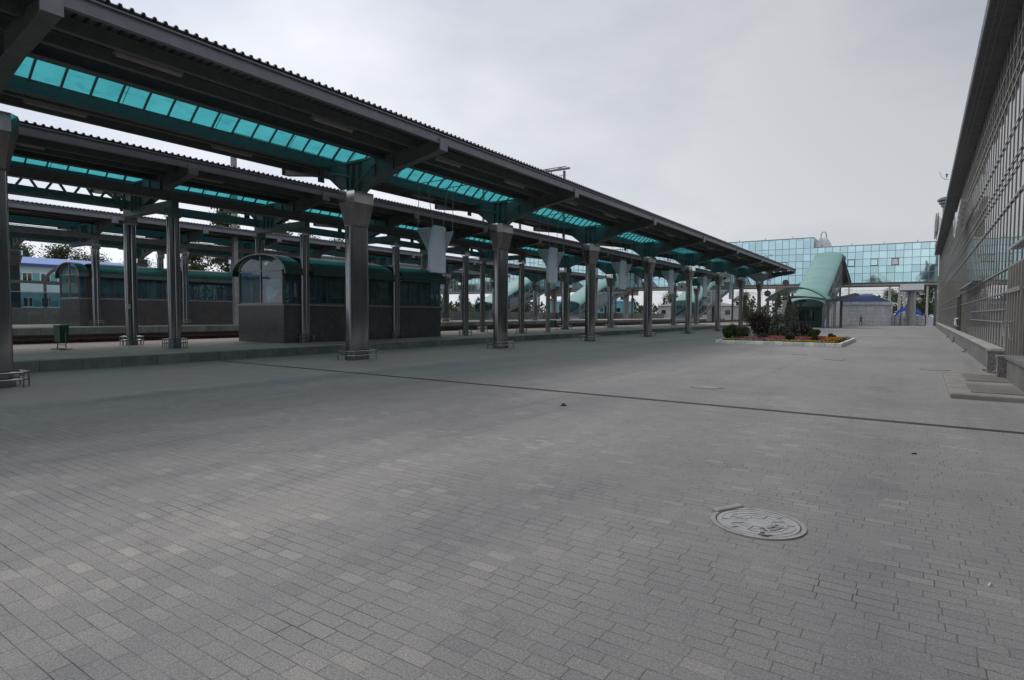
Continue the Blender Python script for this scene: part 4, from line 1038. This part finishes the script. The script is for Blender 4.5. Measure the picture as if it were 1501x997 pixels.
# dark glazed wedge and grey side wall of the nearest stair
b = MB(); b.add([(2.15, 23.9, 12.0), (2.15, 23.9, 7.3), (3.4, 23.9, 7.3)], [(0, 1, 2)]); b.build('glass_wedge', 'dark_glass', T1)
b = MB(); b.prism([(0.2, 0), (24, 0), (24, 4.2), (9.5, 3.2), (.2, .9)], 'x', 1.9, 2.06); b.build('side_wall', 'kiosk_wall', T1)
b = MB(); b.box(2.08, 2.30, 23.5, 23.9, 7.0, 12.1); b.build('corner_post', 'dark_alu', T1)
stair_tower(-51, 2.2, 'pale green vaulted stair enclosure over the middle tracks, seen between columns', 12.0)
stair_tower(-70, 2.4, 'pale green vaulted stair enclosure farthest left, seen beneath the canopies', 12.6)
stair_tower(-30.5, 2.0, 'pale green vaulted stair enclosure behind the near canopy, mostly hidden', 12.0)

# green kiosk below the nearest stair
r = empty('green_kiosk', (-12.6, 91.4, 0), 'dark green boxy kiosk at the foot of the nearest stair enclosure', 'kiosk')
b = MB(); b.box(-2.1, 2.1, -.6, 2.2, 0, 2.75); b.build('walls', 'kiosk_green', r)
b = MB(); b.box(-2.2, 2.2, -.7, 2.3, 2.751, 2.9); b.build('roof', 'dark_paint', r)
for x in (-1.4, -.35, .7): b = MB(); b.box(x-.42, x+.42, -.64, -.601, .9, 2.3); b.build('window', 'dark_glass', r)
for x in (1.4,): b = MB(); b.box(x-.45, x+.45, -.64, -.601, .05, 2.2); b.build('door', 'bin', r)

# arched green entrance roof with gull wing
r = empty('arched_entrance_roof', (-13.1, 86, 0), 'arched dark green roof on steel posts with a folded side wing, before the nearest stair', 'entrance roof')
pr = [(-3.75+7.4*i/16, 3.66+1.65*math.sin(math.pi*i/16)**.85) for i in range(17)]
b = MB(); b.loft([[(p[0], 0, p[1]) for p in pr]+[(p[0], 0, p[1]-.10) for p in reversed(pr)], [(p[0], 6.5, p[1]+.2) for p in pr]+[(p[0], 6.5, p[1]+.1) for p in reversed(pr)]], False); b.build('vault', 'arch_green', r, 50)
lo = [(-3.75+7.4*i/16, 3.55+.55*math.sin(math.pi*i/16)) for i in range(17)]
b = MB()
for yy, k in ((-.05, 0), (6.5, .1)):
    for p, q in zip(lo, lo[1:]): b.beam((p[0], yy, p[1]+k), (q[0], yy, q[1]+k), .12, .22)
    for p, q in zip(pr, pr[1:]): b.beam((p[0], yy, p[1]+k), (q[0], yy, q[1]+k), .10, .14)
b.build('rim_beams', 'dark_paint', r)
b = MB(); b.loft([[(3.7, 0, 3.55), (6.9, 0, 4.35), (6.9, 0, 4.5), (3.7, 0, 3.72)], [(3.7, 6.5, 3.55), (6.9, 6.5, 4.35), (6.9, 6.5, 4.5), (3.7, 6.5, 3.72)]]); b.build('wing', 'dark_paint', r)
for x, yy in ((3.8, .3), (4.5, .9), (4.9, 4.5), (-3.5, .3), (-3.5, 6.0)):
    b = MB(); b.cyl(x, yy, 0, 3.6, .16, 16); b.build('post', 'alu' if x == 4.5 else 'dark_paint', r, 40)

# round dark discs (clock faces seen from behind)
for x, y, zz, l in ((-14.35, 86.0, 5.95, 'round dark clock disc standing on top of the arched entrance roof'), (-16.6, 86.0, 4.55, 'round dark hanging disc at the left end of the arched entrance roof')):
    r = empty('round_clock', (x, y, zz), l, 'clock')
    b = MB(); b.tube([(0, -.12, 0), (0, .12, 0)], .42, 24); b.build('case', 'dark_paint', r, 40)
    b = MB(); b.tube([(0, -.13, 0), (0, -.121, 0)], .36, 24); b.build('face', 'dark_alu', r, 40)
    b = MB(); b.box(-.04, .04, -.04, .04, -.9 if zz > 5 else .4, -.4 if zz > 5 else 1.4); b.build('stem', 'dark_paint', r)

# ------------------------------------------------------------------ grey pavilion with blue hip roof, gate, awning
r = empty('tiled_pavilion', (-7.2, 120.6, 0), 'low grey tiled pavilion with blue hipped roof, under the footbridge', 'pavilion')
b = MB(); b.box(-5.6, 2.75, 0, 7.5, 0, 3.5); b.prism([(2.75, 0), (3.8, 1.2), (3.8, 7.5), (2.75, 7.5)], 'z', 0, 3.5); b.build('wall', 'kiosk_wall', r)
b = MB(); b.box(-5.9, 3.9, -.3, 7.8, 3.501, 4.05); b.build('parapet', 'kiosk_wall', r)
b = MB(); b.add([(-5.7, -.1, 4.06), (3.7, -.1, 4.06), (3.7, 7.6, 4.06), (-5.7, 7.6, 4.06), (-.6, 3.4, 5.55), (.7, 3.4, 5.55)], [(0, 1, 5, 4), (1, 2, 5), (2, 3, 4, 5), (3, 0, 4)]); b.build('roof', 'blue_hip', r)
b = MB(); b.box(-5.2, -4.2, -.04, -.001, .05, 2.5); d = b.build('door', 'gate', r); b = MB(); b.box(-4.4, -4.32, -.08, -.041, 1.1, 1.3); b.build('handle', 'dark_paint', d)
b = MB(); b.box(3.801, 3.84, 2.5, 4.2, 2.0, 2.6); b.build('window', 'dark_glass', r)

r = empty('fence', (-4.4, 122.4, 0), 'grey panelled fence with navy posts and gold wreaths, right of the pavilion', 'fence')
for x in (0.1, 2.35): 
    b = MB(); b.box(x, x+1.4, -.03, .03, .1, 1.75); o = b.build('gate_leaf', 'gate', r)
    b = MB()
    for k in range(12):
        if k in (3,): continue
        t = k*math.pi/6; t2 = t+math.pi/6
        b.tube([(x+.7+.22*math.cos(t), -.06, .95+.22*math.sin(t)), (x+.7+.22*math.cos(t2), -.06, .95+.22*math.sin(t2))], .05, 6)
    b.build('wreath', 'gold', o)
for x0_, x1_ in ((1.6, 2.3), (3.85, 6.0)): b = MB(); b.box(x0_, x1_, -.03, .03, .1, 1.7); b.build('panel', 'gate', r)
for x in (0, 1.55, 2.3, 3.8, 5.9, 7.55): b = MB(); b.box(x-.06, x+.06, -.06, .06, 0, 1.85); b.build('post', 'navy', r)
b = MB(); b.box(6.3, 7.5, -.03, .03, .3, 1.5); b.build('panel', 'hood', r)
b = MB(); b.box(0, 6.0, .05, .12, 0, .1); b.build('base', 'pale_concrete', r)

r = empty('blue_awning', (-1.0, 134, 0), 'bright blue arched awning behind the fence and the wide pillar', 'awning')
n = 12; pr = [(2.1*-math.cos(math.pi*i/n), 1.6+1.75*math.sin(math.pi*i/n)) for i in range(n+1)]
b = MB(); pi_ = [(p[0]*.78, 1.6+(p[1]-1.6)*.62) for p in pr]
b.loft([[(p[0], 0, p[1]) for p in pr]+[(p[0], 0, p[1]) for p in reversed(pi_)], [(p[0], .6, p[1]) for p in pr]+[(p[0], .6, p[1]) for p in reversed(pi_)]]); b.build('arch', 'tent_blue', r, 40)
b = MB(); b.loft([[(p[0], .61, p[1]-.03) for p in pr], [(p[0], 6, p[1]-.2) for p in pr]], False); b.build('cover', 'hood', r, 60)
b = MB()
for x in (-2.0, 2.0): b.cyl(x, .3, 0, 1.6, .06, 10)
b.build('posts', 'alu', r)

# ------------------------------------------------------------------ person by the pavilion
def person(x, y):
    r = empty('person', (x, y, 0), 'person in a blue shirt and dark trousers walking by the grey pavilion', 'person', rz=R(20))
    V = [(0, 0, .92), (0, 0, 1.15), (0, 0, 1.36), (0, 0, 1.46), (0, -.02, 1.58), (0, -.02, 1.70),
         (.10, 0, .86), (.11, -.10, .48), (.11, .02, .09), (.11, -.13, .04),
         (-.10, 0, .86), (-.11, .12, .48), (-.11, .26, .12), (-.11, .15, .04),
         (.19, 0, 1.38), (.25, .04, 1.10), (.24, -.10, .88), (.24, -.15, .80),
         (-.19, 0, 1.38), (-.25, -.02, 1.10), (-.24, -.12, .90), (-.24, -.16, .82)]
    Ed = [(0, 1), (1, 2), (2, 3), (3, 4), (4, 5), (0, 6), (6, 7), (7, 8), (8, 9), (0, 10), (10, 11), (11, 12), (12, 13), (2, 14), (14, 15), (15, 16), (16, 17), (2, 18), (18, 19), (19, 20), (20, 21)]
    rad = [.13, .125, .14, .055, .085, .075, .09, .06, .042, .035, .09, .06, .042, .035, .065, .045, .032, .03, .065, .045, .032, .03]
    me = D.meshes.new('body'); me.from_pydata(V, Ed, []); o = D.objects.new('body', me); COL.objects.link(o); o.parent = r
    s = o.modifiers.new('skin', 'SKIN'); o.modifiers.new('sub', 'SUBSURF').levels = 1; o.modifiers['sub'].render_levels = 1
    for i, q in enumerate(rad): me.skin_vertices[0].data[i].radius = (q, q*.85)
    me.skin_vertices[0].data[0].use_root = True
    me.materials.append(MT['skin'])
    dg = bpy.context.evaluated_depsgraph_get(); dg.update(); m2 = D.meshes.new_from_object(o.evaluated_get(dg)); o.modifiers.clear(); o.data = m2
    m2.materials.clear()
    for q in ('skin', 'cloth_blue', 'cloth_dark'): m2.materials.append(MT[q])
    for p in m2.polygons:
        c = p.center; p.use_smooth = True
        p.material_index = 2 if c.z < .95 and abs(c.x) < .2 else (1 if c.z < 1.45 and c.z > 1.0 or (abs(c.x) > .2 and c.z > 1.1) else 0)
    h = MB(); h.loft([[(.092*math.cos(t)*k, -.01+.10*math.sin(t)*k, z_) for t in [2*math.pi*j/14 for j in range(14)]] for z_, k in ((1.66, 1.02), (1.71, 1.0), (1.76, .7), (1.78, .25))]); h.build('hair', 'soil', r, 60)
person(-7.3, 112.5)

# ------------------------------------------------------------------ poles, gantries and wires behind
def conc_pole(x, y, h, r0_, label, lamp=False):
    r = empty('concrete_pole', (x, y, 0), label, 'pole', 'concrete poles beyond the footbridge')
    b = MB(); b.tube([(0, 0, 0), (0, 0, h)], [r0_, r0_*.6], 12); b.build('mast', 'pale_concrete', r, 50)
    b = MB()
    for zz in (h*.7, h*.86): b.beam((-.9, 0, zz), (.9, 0, zz), .08, .08)
    b.build('crossarms', 'dark_paint', r)
conc_pole(-4.6, 150, 10.5, .34, 'pale concrete pole left of the blue awning, behind the fence')
conc_pole(-3.0, 158, 11, .32, 'pale concrete pole just right of the first, above the blue awning')
conc_pole(-2.2, 172, 12, .30, 'thinner concrete pole behind the blue awning')
conc_pole(-13.0, 160, 11, .22, 'slender pole left of the pavilion roof, under the footbridge')
conc_pole(2.2, 165, 10, .26, 'concrete pole near the end of the station building')
r = empty('catenary_gantry', (0, 185, 0), 'thin lattice gantry beam spanning the tracks beyond the footbridge', 'gantry')
b = MB(); b.beam((-60, 0, 7.6), (2, 0, 7.6), .07, .07); b.beam((-60, 0, 8.3), (2, 0, 8.3), .07, .07)
x = -60
while x < 2: b.beam((x, 0, 7.6), (x+.7, 0, 8.3), .05, .05); b.beam((x+.7, 0, 8.3), (x+1.4, 0, 7.6), .05, .05); x += 1.4
b.build('lattice_beam', 'concrete', r)
for x in (-60, -30, 2): b = MB(); b.beam((x, 0, 0), (x, 0, 9), .3, .3); b.build('mast', 'concrete', r)
# floodlight gantry above the near canopy roof
r = empty('floodlight_gantry', (-33.2, 60, 0), 'steel lattice floodlight gantry sticking up above the canopy roof', 'gantry')
b = MB(); L0 = -13
b.beam((L0, 0, 18.2), (.25, 0, 18.2), .20, .20); b.beam((L0, 1.6, 18.9), (-1.1, 1.6, 18.9), .08, .08); b.beam((L0, 1.6, 17.9), (-1.1, 1.6, 17.9), .06, .06)
x = L0
while x < -1: b.beam((x, 0, 18.2), (x+.9, 1.6, 18.9), .06, .06); b.beam((x, 0, 18.1), (x+.35, 0, 17.0), .12, .06); x += 1.8
b.build('platform_frame', 'dark_paint', r)
b = MB()
for x in (-.9, -7, -12.6): b.beam((x, .8, 0), (x, .8, 18.2), .22, .22)
b.build('masts', 'dark_paint', r)
r = empty('catenary_truss', (-40, 50, 0), 'long pale lattice truss visible in the gap above the second canopy', 'gantry')
b = MB(); za = 13.1
for yy in (-26, 32): b.beam((-.2, yy, 0), (-.2, yy, za+1.2), .3, .3)
b.beam((0, -26, za), (0, 32, za), .12, .12); b.beam((0, -26, za+1.1), (0, 32, za+1.1), .12, .12); b.beam((1, -26, za+.6), (1, 32, za+.6), .1, .1)
y = -26
while y < 32: b.beam((0, y, za), (0, y+1.0, za+1.1), .07, .07); b.beam((0, y+1.0, za+1.1), (0, y+2.0, za), .07, .07); b.beam((1, y, za+.6), (0, y+1, za), .06, .06); y += 2
b.build('lattice', 'concrete', r)
# overhead wires
for i, (x, zz) in enumerate(((-31.4, 6.6), (-36.2, 6.7), (-51.4, 6.9), (-70, 8.4), (-74, 9.2), (-78, 10.0))):
    b = MB(); b.tube([(x, -60, zz), (x, 200, zz)], .015, 5); o = b.build('overhead_wire', 'dark_paint'); tag(o, ['overhead wire above the nearest track', 'overhead wire above the second track', 'overhead wire above the track by the high wall', 'lowest of the three far left wires, by the blue-roofed building', 'middle wire of the three far left wires', 'highest of the three far left wires'][i], 'wire')

# ------------------------------------------------------------------ trees
def tree_mesh(h, rw, n, leaf, shape, seed):
    random.seed(seed); r = empty('tree', (0, 0, 0))
    b = MB(); b.tube([(0, 0, 0), (.1, 0, h*.3), (-.05, .1, h*.62), (0, 0, h*.92)], [h*.02, h*.016, h*.009, h*.003], 8)
    for k in range(11):
        t = random.uniform(0, 6.28); z0_ = h*random.uniform(.22, .7); q = rw*random.uniform(.5, .85)
        b.tube([(0, 0, z0_), (math.cos(t)*q*.5, math.sin(t)*q*.5, z0_+h*.09), (math.cos(t)*q, math.sin(t)*q, z0_+h*.2)], [h*.008, h*.005, h*.002], 5)
    b.build('trunk', 'bark', r, 60)
    b = MB(); cl = []
    for k in range(34):
        t = random.uniform(0, 6.28); f = random.random(); zz = h*(.24+.72*f)
        prof = math.sin(math.pi*min(1, (f*.86+.12)))**.6 if shape == 'round' else (1-f*.72)*.9
        q = rw*prof*random.random()**.5; cl.append((Vector((math.cos(t)*q, math.sin(t)*q, zz)), random.uniform(.22, .42)*rw))
    for i in range(n):
        c, s = random.choice(cl); d = Vector((random.gauss(0, .5), random.gauss(0, .5), random.gauss(0, .45)))*s
        b.leaf(c+d, leaf)
    b.build('crown', 'leaf_dark', r)
    return r
protoA = tree_mesh(18, 4.2, 6500, .42, 'tall', 3)
protoB = tree_mesh(11, 4.4, 6000, .36, 'round', 4)
random.seed(11)
def place(proto, x, y, sc, label, first=False, group='trees beyond the tracks'):
    o = proto if first else copy_tree(proto)
    o.location = (x, y, 0); o.scale = (sc, sc, sc*random.uniform(.92, 1.1)); o.rotation_euler.z = random.uniform(0, 6.28)
    tag(o, label, 'tree', group); return o
TA = [(-138, 72, 1.15), (-137, 80, 1.45), (-139, 88, 1.2), (-138, 96, 1.5), (-141, 106, 1.25), (-139, 116, 1.4), (-142, 128, 1.2)]
for i, (x, y, s) in enumerate(TA):
    place(protoA, x, y, s, ['tall poplar-like tree, leftmost of the tall row behind the canopies', 'second tall tree from the left in the row behind the canopies', 'third tall tree from the left in the row behind the canopies', 'fourth and tallest tree of the row behind the canopies', 'fifth tall tree of the row behind the canopies', 'sixth tall tree of the row behind the canopies', 'last tall tree at the right end of the row behind the canopies'][i], i == 0)
TB = [(-142, 34, .95, 'bushy tree at the far left above the blue roof'), (-143, 41, 1.15, 'second bushy tree above the blue roof'), (-140, 47.5, 1.22, 'third and broadest bushy tree above the blue roof'), (-143, 54, 1.2, 'slimmer bushy tree above the right part of the blue roof'), (-141, 62, 1.1, 'bushy tree above the right end of the blue roof'),
      (-100, 150, .9, 'bushy tree far beyond the left tracks'), (-85, 165, .8, 'low bushy tree past the farthest stair enclosure'), (-66, 190, .8, 'distant bushy tree seen under the footbridge between columns'), (-48, 210, .8, 'distant tree seen below the footbridge middle'), (-30, 220, .8, 'distant tree under the footbridge, left of the pavilion'),
      (-6, 205, .80, 'tree left of the concrete poles under the footbridge'), (-1, 190, .74, 'tree just right of the wide round pillar'), (1.5, 180, .86, 'tree between the pillar and the station building'), (4.2, 178, 1.0, 'tallest tree at the right end under the footbridge')]
for i, (x, y, s, l) in enumerate(TB): place(protoB, x, y, s, l, i == 0, 'bushy trees in the distance')
# distant wood and low buildings closing the view between the columns
random.seed(5)
b = MB()
cl = [(x+random.uniform(-3, 3), 262+random.uniform(-6, 22), random.uniform(5, 11)) for x in range(-330, -6, 3) for _ in (0, 1)]
for x, y, h in cl:
    for k in range(150):
        f = random.random(); q = 3.2*math.sin(math.pi*min(1, f*.8+.2))
        b.leaf((x+random.gauss(0, .5)*q, y+random.gauss(0, .5)*q, h*f), 1.15)
for x, y, h in [(-175+random.uniform(-8, 8), yy, random.uniform(5, 10)) for yy in range(60, 262, 4) for _ in (0, 1)]:
    for k in range(110):
        f = random.random(); q = 3.2*math.sin(math.pi*min(1, f*.8+.2))
        b.leaf((x+random.gauss(0, .5)*q, y+random.gauss(0, .5)*q, h*f), 1.15)
tag(b.build('distant_wood', 'leaf_dark', None, None, 'stuff'), 'low distant belt of trees seen between the columns', 'wood')
def shed(x, y, lx, ly, h, wall, label, roof='concrete'):
    r = empty('distant_building', (x, y, 0), label, 'building')
    b = MB(); b.box(0, lx, 0, ly, 0, h); b.build('wall', wall, r)
    b = MB(); b.loft([[(-.4, -.4, h+.01), (lx+.4, -.4, h+.01), (lx+.4, ly+.4, h+.01), (-.4, ly+.4, h+.01)], [(lx*.3, ly*.3, h+1.6), (lx*.7, ly*.3, h+1.6), (lx*.7, ly*.7, h+1.6), (lx*.3, ly*.7, h+1.6)]]); b.build('roof', roof, r)
    k = 0
    while k*3.2+2 < lx: b = MB(); b.box(1+k*3.2, 2.4+k*3.2, -.05, -.003, h*.4, h*.4+1.3); b.build('window', 'dark_glass', r); k += 1
shed(-66, 178, 22, 10, 4.2, 'pale_concrete', 'low pale concrete building beyond the footbridge, behind the middle columns')
shed(-112, 190, 28, 12, 6.0, 'wall_teal', 'distant teal building far behind the left columns', 'blue_hip')
shed(-36, 205, 16, 9, 3.6, 'wall_pale', 'small pale blue building far under the footbridge')
# trees behind the camera, mirrored in the bridge glass
for i, (x, y, s) in enumerate(((-30, -95, 1.45), (-17, -102, 1.6), (-5, -92, 1.35), (6, -96, 1.7), (19, -104, 1.45), (32, -98, 1.4), (-46, -98, 1.55), (-62, -100, 1.6))):
    place(protoB, x, y, s, 'broadleaf tree standing behind the viewpoint, mirrored in the footbridge glass', False, 'trees behind the viewpoint')
